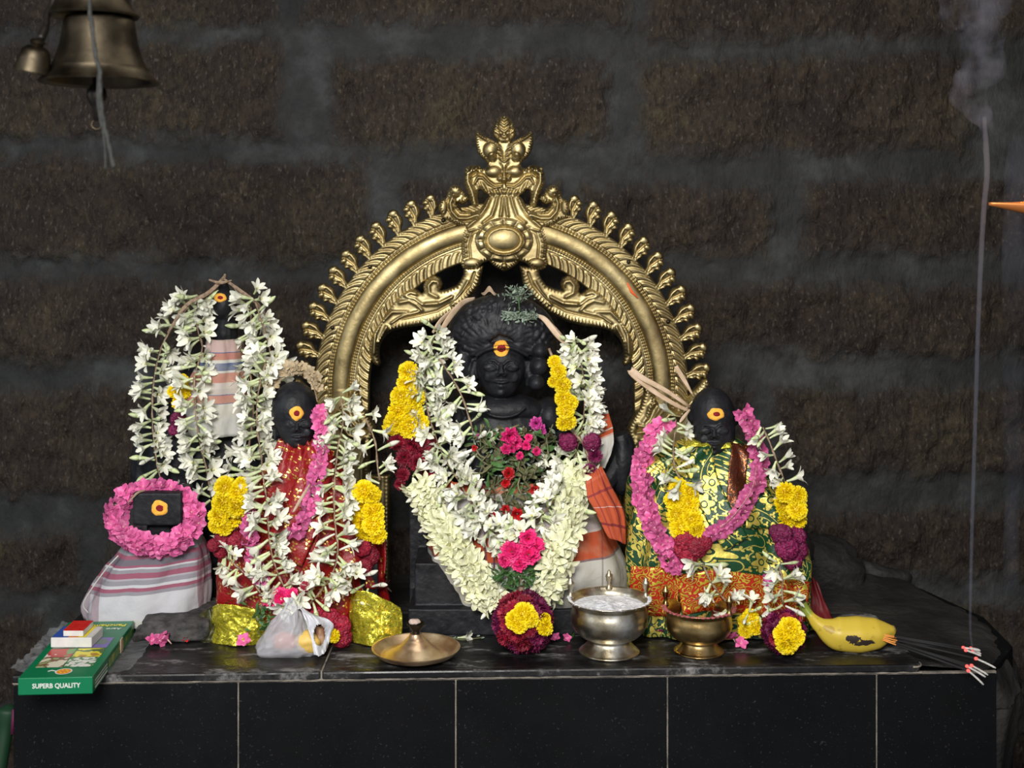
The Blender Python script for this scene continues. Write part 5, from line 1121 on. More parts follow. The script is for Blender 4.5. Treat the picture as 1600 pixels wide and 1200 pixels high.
for i in range(50):
    x, y = rl.gauss(412, 10), rl.gauss(962, 14)
    put(g8, rl.choice(LEAF+LEAFG), 'leaf', W(x, y, 2.105+rl.uniform(0, 0.01)), Vector((rl.uniform(-1, 0.4), -0.6, rl.uniform(-1, 1))).normalized(), rl.uniform(0, 6.28), rl.uniform(0.5, 1.0))
# -- green goddess
GS = SURF_G
g11 = garland('pink_oleander_garland', WV(1090, 850, 2.13), 'pink oleander garland in a U across the green draped statue')
massed(g11, follow([(1040, 662), (1018, 686), (1004, 716), (1000, 750), (1006, 785), (1018, 815), (1030, 842), (1045, 868), (1060, 885)], GS, 0.014, 2.11, 2.25), 0.030, 1.0, 1.2, 34, FLO, 'floret', 0.010, 0.008, 0.004)
massed(g11, follow([(1158, 640), (1170, 665), (1180, 695), (1184, 725), (1180, 752), (1166, 780), (1150, 805), (1130, 822), (1108, 832), (1085, 845)], GS, 0.014, 2.11, 2.25), 0.024, 1.0, 1.2, 35, FLO, 'floret', 0.010, 0.008, 0.004)
P_ = follow([(1183, 725), (1176, 765), (1155, 800), (1128, 826), (1095, 845)], GS, 0.026, 2.10, 2.2); knot_strip(g11, [(1182, 730, 2.125), (1174, 765, 2.115), (1150, 802, 2.11), (1125, 826, 2.11)], 0.003, mat=M['straw'])
g12 = garland('tuberose_garland', WV(1120, 930, 2.12), 'white tuberose and marigold garland down both sides of the green draped statue')
strand(g12, follow([(1056, 655), (1054, 680), (1052, 710), (1056, 735), (1066, 752)], GS, 0.03, 2.10, 2.22), 0.024, 0.95, 0.3, 71, n=3)
strand(g12, follow([(1192, 668), (1204, 695), (1214, 722), (1226, 752)], GS, 0.02, 2.13, 2.24), 0.026, 0.85, 0.25, 72, n=3)
strand(g12, follow([(1098, 880), (1106, 900), (1118, 920), (1140, 945)], GS, 0.022, 2.10, 2.2), 0.025, 0.9, 0.3, 73, n=3)
strand(g12, follow([(1218, 885), (1222, 905), (1222, 930), (1224, 945)], GS, 0.022, 2.10, 2.2), 0.025, 0.9, 0.3, 74, n=3)
heads(g12, [(1060, 762, 0.9), (1078, 768, 0.8), (1052, 780, 0.9), (1075, 788, 0.95), (1056, 805, 0.95), (1080, 812, 1.0), (1064, 825, 1.0), (1088, 826, 0.8)], GS, CHR, 'chrysanthemum', 0.95, lift=0.022, lo=2.10, hi=2.15, seed=36)
heads(g12, [(1226, 768, 0.95), (1244, 775, 0.9), (1224, 790, 1.0), (1244, 796, 0.95), (1228, 808, 1.0), (1246, 812, 0.85)], GS, CHR, 'chrysanthemum', 0.95, lift=0.022, lo=2.11, hi=2.16, seed=37)
heads(g12, [(1070, 845, 0.9), (1088, 855, 0.9), (1075, 868, 0.8), (1064, 858, 0.7), (1100, 848, 0.7)], GS, COMB_R, 'cockscomb', 0.95, lift=0.022, lo=2.10, hi=2.15, seed=38)
heads(g12, [(1222, 835, 0.9), (1240, 838, 1.0), (1228, 856, 1.0), (1245, 858, 0.9), (1238, 876, 0.8), (1212, 830, 0.6)], GS, COMB_P, 'cockscomb', 0.95, lift=0.022, lo=2.10, hi=2.16, seed=39)
mk('striped_thread_wrap', [tube([W(1200+0.1, 898+i*3.2, 2.118), W(1200+0.1, 901+i*3.2, 2.118)], 0.0085, 12, m=i % 2) for i in range(5)], [M['purplepink'], M['white_card']], g12)
heads(g12, [(1172, 965, 0.8), (1180, 978, 0.8), (1165, 985, 0.7), (1160, 970, 0.5)], GS, CHR, 'chrysanthemum', 0.9, lift=0.02, lo=2.10, hi=2.12, seed=40)
strand(g12, follow([(1140, 945), (1165, 955), (1190, 962)], GS, 0.03, 2.10, 2.13), 0.028, 0.75, 0.4, 75, n=3, thr=False)
knot_strip(g12, [(1078, 636, 2.16), (1040, 610, 2.15), (1006, 592, 2.15), (986, 578, 2.15), (990, 586, 2.15), (1020, 610, 2.15), (1055, 632, 2.15), (1078, 642, 2.16)], 0.0058, tw=0)
knot_strip(g12, [(1080, 612, 2.17), (1068, 590, 2.17), (1056, 572, 2.17), (1062, 584, 2.17), (1072, 600, 2.17), (1082, 616, 2.17)], 0.0035, tw=0)
knot_strip(g12, [(1078, 640, 2.155), (1068, 652, 2.15), (1062, 660, 2.145)], 0.003)
flush_extra()
# ------------------------------------------------------------------ things standing on the plinth
from mathutils import Euler
def printm(name, stops, scale, kind='noise'):
    m, n, l, b = newmat(name); l.new(ramp(n, l, noise(n, l, coords(n, l), scale, 2), stops, 'CONSTANT'), b.inputs['Base Color']); b.inputs['Roughness'].default_value = 0.35; return m
M['box_green'] = simple('green_glossy_card', (0.0, 0.17, 0.065), 0.32); M['print_white'] = simple('white_print', (0.75, 0.75, 0.72), 0.4); M['print_yellow'] = simple('yellow_print', (0.85, 0.72, 0.03), 0.4)
M['print_orange'] = simple('orange_print', (0.8, 0.25, 0.02), 0.4); M['print_blue'] = simple('blue_print', (0.03, 0.09, 0.40), 0.35); M['print_red'] = simple('red_print', (0.55, 0.01, 0.01), 0.35, 0, (0.65, 0.03, 0.02), 120)
bx = thing('incense_carton', (-0.7335, 1.90, 0.0), 'flat green incense carton printed SUPERB QUALITY, overhanging the left end of the plinth', 'box'); bx.rotation_euler = (0, 0, math.radians(3.6))
def loc_mk(name, pieces, mats, parent, smooth=False, label=None):
    if isinstance(pieces, dict): pieces = [pieces]
    me = mesh_of(name, pieces, mats, smooth); o = bpy.data.objects.new(name, me); COL.objects.link(o); o.parent = parent; return tag(o, label)
bevel(loc_mk('carton', box((0, 0, 0.0004), (0.109, 0.267, 0.026)), M['box_green'], bx), 0.0012, 2)
def quad(x0, y0, x1, y1, z, m): return piece([(x0, y0, z), (x1, y0, z), (x1, y1, z), (x0, y1, z)], [(0, 1, 2, 3)], None, m)
zt = 0.0264
mats_ = [printm('cream_fruit_print', [(0, (0.70, 0.66, 0.50)), (0.47, (0.20, 0.10, 0.05)), (0.53, (0.30, 0.38, 0.16)), (0.60, (0.6, 0.55, 0.45))], 38), printm('green_white_blossom_print', [(0, (0.75, 0.76, 0.70)), (0.45, (0.05, 0.20, 0.05)), (0.6, (0.7, 0.72, 0.65))], 70),
    printm('red_white_print', [(0, (0.72, 0.70, 0.66)), (0.43, (0.50, 0.05, 0.04)), (0.60, (0.15, 0.30, 0.10))], 26), printm('yellow_green_print', [(0, (0.08, 0.15, 0.04)), (0.46, (0.75, 0.66, 0.03)), (0.62, (0.45, 0.25, 0.03))], 36),
    printm('violet_grey_print', [(0, (0.20, 0.16, 0.45)), (0.55, (0.16, 0.22, 0.20))], 30), printm('grey_print', [(0, (0.12, 0.2, 0.15)), (0.5, (0.3, 0.35, 0.3))], 40), M['print_orange'], M['print_white'], M['print_yellow'], M['print_red']]
loc_mk('picture_panel', [quad(0.012, 0.043, 0.052, 0.086, zt, 0), quad(0.054, 0.043, 0.097, 0.086, zt, 1), quad(0.012, 0.088, 0.052, 0.128, zt, 2), quad(0.054, 0.088, 0.097, 0.128, zt, 3), quad(0.012, 0.130, 0.052, 0.180, zt, 5), quad(0.054, 0.130, 0.097, 0.180, zt, 4)], mats_, bx)
def disc(cx, cy, rx, ry, z, m, n=28): return piece([(cx+rx*math.cos(2*math.pi*i/n), cy+ry*math.sin(2*math.pi*i/n), z) for i in range(n)], [tuple(range(n))], None, m)
rb = random.Random(4)
loc_mk('white_pebbles_print', [disc(rb.uniform(0.060, 0.094), rb.uniform(0.046, 0.078), rb.uniform(0.002, 0.005), rb.uniform(0.002, 0.004), zt+0.0001+0.00002*i, 0, 12) for i in range(16)], [M['print_white']], bx)
loc_mk('round_emblem', [disc(0.060, 0.024, 0.0125, 0.013, zt, 0), disc(0.060, 0.024, 0.0105, 0.011, zt+0.0001, 1)]+[disc(0.060+0.006*math.cos(a), 0.024+0.006*math.sin(a), 0.0017, 0.0017, zt+0.0002, 2, 10) for a in np.linspace(0, 5.2, 6)]+[tube([(0.036, 0.026, zt), (0.041, 0.030, zt), (0.048, 0.026, zt)], 0.0005, 5, m=0)], [M['print_white'], M['print_orange'], M['print_yellow']], bx)
def text(name, body, size, mat, parent, loc, rot, sx=1.0, bold=0.0):
    cu = bpy.data.curves.new(name, 'FONT'); cu.body = body; cu.size = size; cu.extrude = 0.0001; cu.align_x = 'CENTER'; cu.offset = bold; cu.resolution_u = 3
    t = bpy.data.objects.new('t', cu); COL.objects.link(t); dg = bpy.context.evaluated_depsgraph_get(); me = bpy.data.meshes.new_from_object(t.evaluated_get(dg)); bpy.data.objects.remove(t)
    me.name = name; me.materials.clear(); me.materials.append(mat); o = bpy.data.objects.new(name, me); COL.objects.link(o); o.parent = parent; o.location = loc; o.rotation_euler = rot; o.scale = (sx, 1, 1); return o
text('front_lettering', 'SUPERB QUALITY', 0.0098, M['print_white'], bx, (0.056, -0.0004, 0.0105), (math.pi/2, 0, 0), 0.92, 0.00022)
text('yellow_lettering', 'Panchami', 0.0165, M['print_yellow'], bx, (0.073, 0.2475, zt+0.0002), (0, 0, math.pi), 0.92, 0.0003)
text('white_lettering', 'Aero', 0.012, M['print_white'], bx, (0.085, 0.228, zt+0.0002), (0, 0, math.pi), 1.0, 0.0002)
sd = [piece([(0.1094, y0, z0), (0.1094, y1, z0), (0.1094, y1, z1), (0.1094, y0, z1)], [(0, 1, 2, 3)], None, m) for y0, y1, z0, z1, m in [(0.012, 0.085, 0.004, 0.007, 0), (0.012, 0.085, 0.010, 0.012, 0), (0.012, 0.085, 0.015, 0.017, 0), (0.095, 0.165, 0.006, 0.020, 1), (0.185, 0.25, 0.006, 0.019, 1)]]
loc_mk('side_print', sd, [M['print_white'], printm('side_olive_print', [(0, (0.35, 0.36, 0.05)), (0.5, (0.10, 0.25, 0.06))], 60)], bx)
loc_mk('paper_flap', box((0.1092, 0.168, 0.004), (0.1105, 0.182, 0.026)), M['straw'], bx)
# two small boxes stacked on the carton
b2 = thing('matchbox_carton', (-0.7005, 2.06, 0.0265), 'small white-sided carton with blue and orange top lying on the green incense carton', 'box')
bevel(mk('carton', box((-0.733, 2.034, 0.0268), (-0.668, 2.090, 0.0425)), M['white_card'], b2, smooth=False), 0.0008, 1)
mk('printed_top', [quad(-0.732, 2.035, -0.706, 2.089, 0.0429, 0), quad(-0.706, 2.035, -0.684, 2.089, 0.0429, 1), quad(-0.684, 2.035, -0.669, 2.089, 0.0429, 2)], [M['print_blue'], M['print_orange'], M['white_card']], b2, smooth=False)
mk('yellow_stripe', quad(-0.690, 2.035, -0.678, 2.089, 0.0431, 0), M['print_yellow'], b2, smooth=False)
b3 = thing('matchbox', (-0.699, 2.062, 0.0432), 'little red-topped matchbox lying on top of the small white carton', 'matchbox')
bevel(mk('tray', box((-0.7145, 2.0375, 0.0434), (-0.6825, 2.087, 0.0525)), M['white_card'], b3, smooth=False), 0.0008, 1); mk('red_label', box((-0.7145, 2.0375, 0.0526), (-0.6825, 2.087, 0.0532)), M['print_red'], b3, smooth=False)
# clear plastic film
def film():
    m, n, l, b = newmat('clear_crinkled_film'); b.inputs['Base Color'].default_value = (0.5, 0.52, 0.55, 1); b.inputs['Roughness'].default_value = 0.2; b.inputs['Alpha'].default_value = 0.18; b.inputs['Specular IOR Level'].default_value = 0.8; return m
xs = np.linspace(-0.785, -0.60, 60); ys = np.linspace(1.995, 2.235, 70); X, Y = np.meshgrid(xs, ys, indexing='ij')
Z = 0.0012+0.012*np.abs(fbm(X*45, Y*45, 3)-0.5)*(1+3*np.clip((-0.74-X)/0.03, 0, 1)); X2 = X+(fbm(Y*20, X*20, 4)-0.5)*0.02
mk('plastic_film', grid(np.stack([X2, Y, Z], 2)), film(), label='crinkled clear plastic film lying under and beside the green incense carton', cat='plastic sheet')
# translucent packet of fruit
def paper():
    m, n, l, b = newmat('waxy_translucent_paper'); b.inputs['Base Color'].default_value = (0.62, 0.62, 0.66, 1); b.inputs['Roughness'].default_value = 0.35; b.inputs['Alpha'].default_value = 0.52
    b.inputs['Subsurface Weight'].default_value = 0.2; b.inputs['Subsurface Radius'].default_value = (0.01, 0.01, 0.01); bumpn(n, l, b, noise(n, l, coords(n, l), 28, 4), 0.6, 0.004); return m
M['paper'] = paper()
pk = thing('fruit_packet', WV(455, HOR+1410/2.085, 2.085), 'crumpled translucent white packet of cut fruit on the plinth edge', 'packet')
def crum(th, z, c, s_): return (fbm(th*1.6+z*20, z*26+th*0, 5)-0.5)*0.020+(fbm(th*5, z*70+th*0, 7)-0.5)*0.006
g, P = loft([(937, 449, 459, 2.080, 0.004), (952, 438, 468, 2.080, 0.010), (972, 424, 480, 2.082, 0.020), (995, 410, 492, 2.085, 0.030), (1013, 398, 506, 2.087, 0.034), (1020.5, 402, 502, 2.088, 0.031, 0.0006)], 70, crum, 0.9, step=0.002)
mk('paper_cone', g, M['paper'], pk)
tp = [ball(W(455, 937, 2.08), 0.004, 12, 8)]; mk('twisted_tip', [rough(q, 0.006, 300) for q in tp], M['paper'], pk)
mk('cut_fruit', rough(ball((W(446, 1003, 2.078)), (0.021, 0.016, 0.017), 30, 20), 0.012, 60), simple('orange_red_fruit', (0.55, 0.14, 0.06), 0.5), pk, label='orange-red fruit piece')
mk('cut_fruit', rough(ball((W(480, 1002, 2.074)), (0.020, 0.016, 0.019), 30, 20), 0.012, 60), simple('yellow_fruit', (0.75, 0.50, 0.12), 0.5), pk, label='yellow fruit piece')
mk('cut_fruit', rough(ball((W(501, 995, 2.09)), (0.013, 0.014, 0.022), 30, 20), 0.014, 60), simple('brown_fruit', (0.28, 0.13, 0.07), 0.5, 0, (0.5, 0.35, 0.18), 40), pk, label='brown peel piece')
fl = sheet([[(462, 942, 2.07), (474, 952, 2.066), (480, 958, 2.07)], [(474, 964, 2.06), (490, 970, 2.056), (506, 972, 2.07), (520, 970, 2.085)], [(484, 990, 2.055), (494, 1000, 2.055), (505, 1000, 2.07), (517, 992, 2.085)], [(492, 1020, 2.052), (500, 1024, 2.052), (507, 1020, 2.06), (512, 1012, 2.08)]], 26, 30, 0.006, 9)
fl['V'][:, 2] = np.maximum(fl['V'][:, 2], 0.0008)
M['paper2'] = simple('white_waxed_paper', (0.62, 0.63, 0.68), 0.35, bump=0.6, bs_=60, bd=0.004); 
V = fl['V']; keep = []
for f in fl['F']:
    cxy = V[list(f)].mean(0); px = cxy[0]*FPX/cxy[1]+800; py = HOR+(CAMZ-cxy[2])*FPX/cxy[1]
    if not (((px-499)/9)**2+((py-992)/17)**2 < 1 and px > 480): keep.append(f)
fl['F'] = keep; mk('torn_flap', fl, M['paper2'], pk)
# brass incense plate
pt = thing('brass_incense_plate', (W(650, 0, 2.065)[0], 2.065, 0), 'round brass plate with a raised conical middle holding a small black cup of ash', 'plate'); px0, py0 = pt.location.x, 2.065
prof = [(0.0, 0.004), (0.030, 0.004), (0.033, 0.0003), (0.038, 0.0003), (0.041, 0.002), (0.050, 0.0035), (0.063, 0.0085), (0.0710, 0.0165), (0.0715, 0.0180), (0.0700, 0.0180), (0.0640, 0.0120), (0.057, 0.0065), (0.051, 0.0052), (0.045, 0.0075), (0.036, 0.0135), (0.026, 0.0205), (0.018, 0.0280), (0.0125, 0.0345), (0.0095, 0.0395), (0.0, 0.0405)]
pr = []; 
for (a, b_), (c_, d_) in zip(prof[:-1], prof[1:]):
    for k in range(4): pr.append((a+(c_-a)*k/4, b_+(d_-b_)*k/4))
pr.append(prof[-1]); pr = [(max(r, 1e-5), z+(0.0004*math.sin(r*2600) if 0.012 < r < 0.05 and z > 0.009 else 0)) for r, z in pr]
mk('dish', lathe(pr, (px0, py0, 0), 72), M['brass_plate'], pt, sharp=50)
mk('cup', lathe([(0.0001, 0.0395), (0.006, 0.0395), (0.0062, 0.043), (0.0085, 0.047), (0.0145, 0.0545), (0.0150, 0.0565), (0.0138, 0.0568), (0.0115, 0.053), (0.0001, 0.052)], (px0, py0, 0), 40), M['dark_metal'], pt, sharp=50)
mk('ash_lump', [rough(ball((px0-0.002, py0, 0.058), (0.010, 0.009, 0.0045), 24, 14), 0.004, 240), rough(ball((px0-0.006, py0-0.003, 0.0595), (0.005, 0.005, 0.004), 16, 10), 0.003, 240, 3)], simple('pinkish_ash', (0.55, 0.42, 0.36), 0.9), pt)
# footed bowls with lotus-bud posts on the rim
def bowl(name, px, Y, R, H, foot, mat, label, posts, fill, fillz, phv, cat='bowl'):
    x0 = W(px, 0, Y)[0]; root = thing(name, (x0, Y, 0), label, cat); k = R; 
    pf = [(foot, 0.0003), (foot*1.02, 0.003), (foot*0.93, H*0.07), (foot*0.76, H*0.17), (foot*0.70, H*0.24), (foot*0.80, H*0.28), (R*0.70, H*0.34), (R*0.84, H*0.46), (R*0.90, H*0.60), (R*0.90, H*0.72), (R*0.865, H*0.84), (R*0.875, H*0.90), (R*0.97, H*0.965), (R, H*0.985), (R*0.99, H), (R*0.93, H*0.985), (R*0.845, H*0.90), (R*0.83, H*0.80), (R*0.86, H*0.65), (R*0.80, H*0.48), (R*0.60, H*0.36), (R*0.3, H*0.31), (0.0001, H*0.30)]
    pp = crom(pf, 110); bo = mk('bowl_body', lathe([(max(a, 1e-5), b) for a, b in pp], (x0, Y, 0), 80), mat, root)
    mk('foot_underside', lathe([(foot*1.0, 0.0006), (foot*0.7, H*0.16), (1e-5, H*0.2)], (x0, Y, 0), 60), mat, root)
    for a in posts:
        t = math.radians(a); c = (x0+R*0.93*math.cos(t), Y+R*0.93*math.sin(t), H*0.94); h = phv
        mk('lotus_bud_post', [lathe([(0.0055, 0), (0.006, h*0.1), (0.0035, h*0.2), (0.003, h*0.4), (0.0048, h*0.46), (0.0050, h*0.6), (0.0062, h*0.66), (0.0058, h*0.76), (0.0030, h*0.84), (0.0032, h*0.90), (0.0012, h*0.98), (1e-5, h)], c, 18)], mat, root)
    n = 40; Rr = np.linspace(0, R*0.835, 14); T = np.linspace(0, 2*math.pi, n, endpoint=False); A = np.zeros((14, n, 3))
    for i, r in enumerate(Rr):
        xx, yy = r*np.cos(T), r*np.sin(T); A[i] = np.stack([x0+xx, Y+yy, fillz+(fbm(xx*60+3, yy*60+3, 4)-0.5)*0.012*(1-(r/Rr[-1])**3)], 1)
    mk('powder_fill', grid(A, cv=True), fill, root); return root
sb = bowl('silver_bowl', 952, 2.092, 0.0700, 0.0885, 0.0485, M['silver'], 'larger tarnished silver footed bowl heaped with white ash, three small posts on its rim', (163, 86, 18), M['powder'], 0.0765, 0.034)
bb = bowl('brass_bowl', 1092, 2.094, 0.0600, 0.0735, 0.0400, M['brass_bowl'], 'smaller brass footed bowl holding red kumkum powder, right of the silver bowl', (158, 95, 322), M['kumkum'], 0.040, 0.034)
rsm = [rough(ball((sb.location.x+0.066*math.cos(a), sb.location.y+0.066*math.sin(a), 0.0875), (0.004, 0.004, 0.0016), 10, 6), 0.003, 200, int(a*9)) for a in np.linspace(3.0, 6.4, 44)]
mk('ash_on_rim', rsm, M['powder'], sb)
rsm = [rough(ball((bb.location.x+0.057*math.cos(a), bb.location.y+0.057*math.sin(a), 0.0727), (0.0045, 0.004, 0.0014), 10, 6), 0.003, 200, int(a*9)) for a in np.linspace(3.0, 6.5, 26)]
mk('kumkum_on_rim', rsm, simple('pink_powder_crust', (0.42, 0.10, 0.13), 0.9), bb)
# banana
def bananam():
    m, n, l, b = newmat('banana_skin'); v = coords(n, l); t = n.new('ShaderNodeTexCoord'); s = n.new('ShaderNodeSeparateXYZ'); l.new(t.outputs['UV'], s.inputs[0])
    c = ramp(n, l, s.outputs['Y'], [(0.0, (0.03, 0.022, 0.015)), (0.030, (0.05, 0.035, 0.015)), (0.045, (0.20, 0.25, 0.04)), (0.20, (0.26, 0.31, 0.04)), (0.25, (0.62, 0.46, 0.05)), (0.93, (0.62, 0.44, 0.05)), (0.985, (0.25, 0.18, 0.06)), (1.0, (0.05, 0.04, 0.02))])
    def spot(x, y, r, sx=1.0):
        dx = mth(n, l, 'MULTIPLY', mth(n, l, 'SUBTRACT', s.outputs['Y'], y), 0.17*sx); dy = mth(n, l, 'MULTIPLY', mth(n, l, 'SUBTRACT', s.outputs['X'], x), 0.16)
        d = mth(n, l, 'SQRT', mth(n, l, 'ADD', mth(n, l, 'MULTIPLY', dx, dx), mth(n, l, 'MULTIPLY', dy, dy))); nn = mth(n, l, 'MULTIPLY', noise(n, l, v, 160, 3), 0.009)
        return mth(n, l, 'LESS_THAN', mth(n, l, 'ADD', d, nn), r+0.0045)
    b1 = mth(n, l, 'MAXIMUM', spot(SPX, 0.575, 0.0065), spot(SPX-0.035, 0.64, 0.005, 0.5)); b2 = spot(SPX+0.05, 0.43, 0.007)
    c = mix(n, l, mth(n, l, 'MULTIPLY', b2, 0.45), c, (0.25, 0.13, 0.03)); c = mix(n, l, b1, c, (0.035, 0.025, 0.02)); c = mix(n, l, ramp(n, l, noise(n, l, v, 90, 4), [(0.62, (0, 0, 0)), (0.72, (0.7,)*3)]), c, (0.33, 0.24, 0.02))
    l.new(c, b.inputs['Base Color']); b.inputs['Roughness'].default_value = 0.42; bumpn(n, l, b, noise(n, l, v, 60, 3), 0.2, 0.002); return m
SPX = 0.0
bp = crom([W(1251, 940, 2.118), W(1258, 951, 2.115), W(1268, 964, 2.11), W(1281, 977, 2.102), W(1305, 989, 2.10), W(1340, 991, 2.10), W(1370, 989, 2.10), W(1390, 985, 2.10), W(1399, 981, 2.10)], 60)
br = np.interp(np.linspace(0, 8, 60), range(9), [8.5, 6.5, 7.0, 12, 25, 27.5, 23, 11, 3.5])*2.1/2000
T_, N_, B_ = frames(bp); na = 40; P = np.zeros((60, na, 3)); UV = np.zeros((60, na, 2))
for i in range(60):
    for j in range(na):
        a = 2*math.pi*j/na; r = br[i]*(1+0.035*math.cos(5*a+0.6)); d = math.cos(a)*N_[i]+math.sin(a)*B_[i]; P[i, j] = bp[i]+r*d
        w = math.atan2(d[2], -d[1])/(2*math.pi); UV[i, j] = (w, i/59)
gb = grid(P, cv=True, UV=UV); gb['F'] = list(gb['F'])+[tuple(range(na)), tuple(59*na+j for j in range(na))[::-1]]; gb['V'][:, 2] = np.maximum(gb['V'][:, 2], 0.0005)
ban = mk('banana', gb, bananam(), label='ripe yellow banana with dark spots and a green stem, at the right of the plinth', cat='banana')
# burning incense sticks, pushed through the banana tip
tips = [((1505, 1012), (1532, 1016), 2.045), ((1509, 1016), (1533, 1024), 2.04), ((1517, 1013), (1531, 1015), 2.05), ((1525, 1029), (1556, 1043), 2.02), ((1511, 1041), (1540, 1057), 2.005), ((1518, 1040), (1544, 1054), 2.01), ((1513, 1048), (1537, 1069), 2.0), ((1520, 1016), (1533, 1021), 2.045)]
wh = ['topmost, nearly level', 'second from the top', 'top one ending furthest left', 'with the longest white ash, in the middle', 'in the lower cluster, its left one', 'in the lower cluster, its right one', 'lowest and steepest of them', 'just below the topmost']
for i, ((x1, y1), (x2, y2), Ye) in enumerate(tips):
    a = Vector(W(1372+rl.uniform(-2, 3), 990+i*1.35, 2.083)); b = Vector(W(x1, y1, Ye)); c1 = Vector(W(x2, y2, Ye-0.012)); u = (b-a)
    root = thing('incense_stick', tuple(a), 'black burning incense stick with a glowing tip, fanned out beside the banana', 'incense stick', 'burning incense sticks by the banana')
    m_ = a+u*0.20; mk('bamboo_stem', tube([a, m_], 0.0011, 6), M['bamboo'], root); ic = mk('incense_coating', tube([m_, a+u*0.985], 0.0017, 8), M['black'], root)
    mk('ember', ball(tuple(b), (0.0032, 0.0032, 0.0027), 12, 8), M['ember'], ic)
    dd = (c1-b); pp = crom([b+dd*0.05, b+dd*0.55, b+dd+Vector((0, 0, -0.001))], 8); mk('ash_tail', tube(pp, [0.0017]*7+[0.0012], 6), M['ash'], ic)
# fallen petals, leaves
def fallen(me, name, px, py, s, label, cat, dz=0.002, d=None, group=None, z=None):
    Y = floorY(py) if z is None else None
    o = inst(me, name, None, (W(px, py, Y)[0], Y, dz), d or Vector((rl.uniform(-1, 1), rl.uniform(-1, 0.3), 0.7)).normalized(), rl.uniform(0, 6), s); return tag(o, label, cat, group)
spots = [(232, 1009, 'far left'), (246, 1007, ''), (258, 1006, ''), (268, 1009, ''), (384, 1008, 'beside the gold hem')]
for x, y, _ in spots: fallen(random.choice(FLO), 'fallen_floret', x, y, rl.uniform(0.9, 1.2), 'small pink floret fallen on the plinth before the left statues', 'flower', 0.003, group='pink florets fallen at the left')
for x, y in ((1040, 996), (1150, 1008), (1030, 998), (1158, 1012)): fallen(random.choice(FLO), 'fallen_floret', x, y, rl.uniform(0.9, 1.1), 'small pink floret fallen on the plinth near the brass bowl', 'flower', 0.003, group='pink florets fallen near the brass bowl')
fallen(ruffle_flower(77, M['red'], 0.010, 14, 'rose'), 'fallen_rose_petals', 289, 1003, 1.0, 'crumpled red petals fallen beside the rough stone base at left', 'petal', 0.004)
fo = fallen(random.choice(FLO), 'fallen_floret', 612, 928, 1.3, 'single pink floret lying in the gap right of the red draped statue', 'flower', 0.004)
fallen(LEAF[1], 'fallen_leaf', 888, 1000, 1.2, 'green leaf fallen between the big flower ball and the silver bowl', 'leaf', 0.002, Vector((0.95, -0.1, 0.15)))
for x, y in ((872, 1004), (880, 1002)): fallen(FLO[0], 'fallen_floret', x, y, 0.8, 'small pink floret fallen beside the large flower ball', 'flower', 0.003, group='pink florets by the large flower ball')
fallen(TUB[0], 'fallen_blossom', 715, 1000, 0.7, 'white blossom fallen behind the brass incense plate', 'flower', 0.004, Vector((0.9, -0.3, 0.1)))
tw_ = thing('fallen_sprig', WV(725, 999, floorY(999)), 'thin green stem with tiny leaves lying behind the brass incense plate', 'stem')
mk('stalk', tube([W(700, 995, floorY(997)), W(722, 1000, floorY(1000)-0.0), W(755, 996, floorY(998))], 0.0012, 5), M['twig'], tw_)
for x, y in ((700, 993), (708, 996), (745, 993), (752, 996)): put(tw_, LEAFG[0], 'leaf', W(x, y+1, floorY(y+4)), Vector((rl.uniform(-1, 1), -0.3, 0.3)).normalized(), 0, 0.8)
# ------------------------------------------------------------------ hanging bells, top left
def hang(name, label, cat, px, py, Y, prof, mat, sc=1.0, tilt=None):
    c = Vector(W(px, py, Y)); root = thing(name, tuple(c), label, cat); q = Y/FPX*sc
    P = lathe([(max(r*q, 1e-5), z*q) for r, z in prof], (0, 0, 0), 64); 
    if tilt: P['V'] = P['V']@np.array(Euler(tilt).to_matrix()).T
    P['V'] = P['V']+np.array(c); mk('bell_body', P, mat, root, sharp=40); return root, q, c
bprof = [(78, 3), (84, 1), (90, 0), (91, 2), (86, 7), (80, 14), (77, 19), (76.5, 23), (72, 24), (71, 27), (64, 44), (59, 62), (56, 80), (54, 96), (50, 103), (38, 108), (16, 110), (8, 112), (8, 118), (0, 118)]
inner = [(0, 104), (46, 100), (52, 88), (55, 62), (62, 40), (72, 16), (78, 3)]
b1, q1, c1 = hang('temple_bell', 'lower large dark bronze bell hanging at the top left', 'bell', 155, 130, 1.55, inner[:-1]+bprof, M['bell'])
mk('clapper', lathe([(1e-5, -0.046), (0.004, -0.045), (0.0045, -0.030), (0.008, -0.026), (0.0125, -0.016), (0.011, -0.008), (0.005, 0.0), (0.004, 0.08), (1e-5, 0.08)], tuple(c1+Vector((-0.003, 0, 0))), 24), M['dark_metal'], b1)
mk('clapper_ring', tube([tuple(c1+Vector((-0.003+0.006*math.cos(a), 0, -0.050+0.006*math.sin(a)))) for a in np.linspace(0, 6.2, 14)], 0.0016, 6), M['bell'], b1)
b2_, q2, c2 = hang('temple_bell', 'upper bronze bell cut off by the frame, directly above the large one', 'bell', 146, 27, 1.55, [(0, 80), (30, 78), (38, 40), (50, 10), (60, 2), (68, 0), (70, 3), (62, 10), (55, 24), (50, 50), (47, 80), (30, 90), (10, 92), (8, 104), (0, 104)], M['bell'])
mk('hanging_rod', tube([tuple(c2+Vector((0, 0, 0.075))), (c2.x, c2.y, 1.598)], 0.004, 8), M['dark_metal'], b2_)
mk('linking_rod', tube([tuple(c1+Vector((-0.004, 0, 0.085))), tuple(c2+Vector((0, 0, 0.05)))], 0.0045, 8), M['dark_metal'], b1)
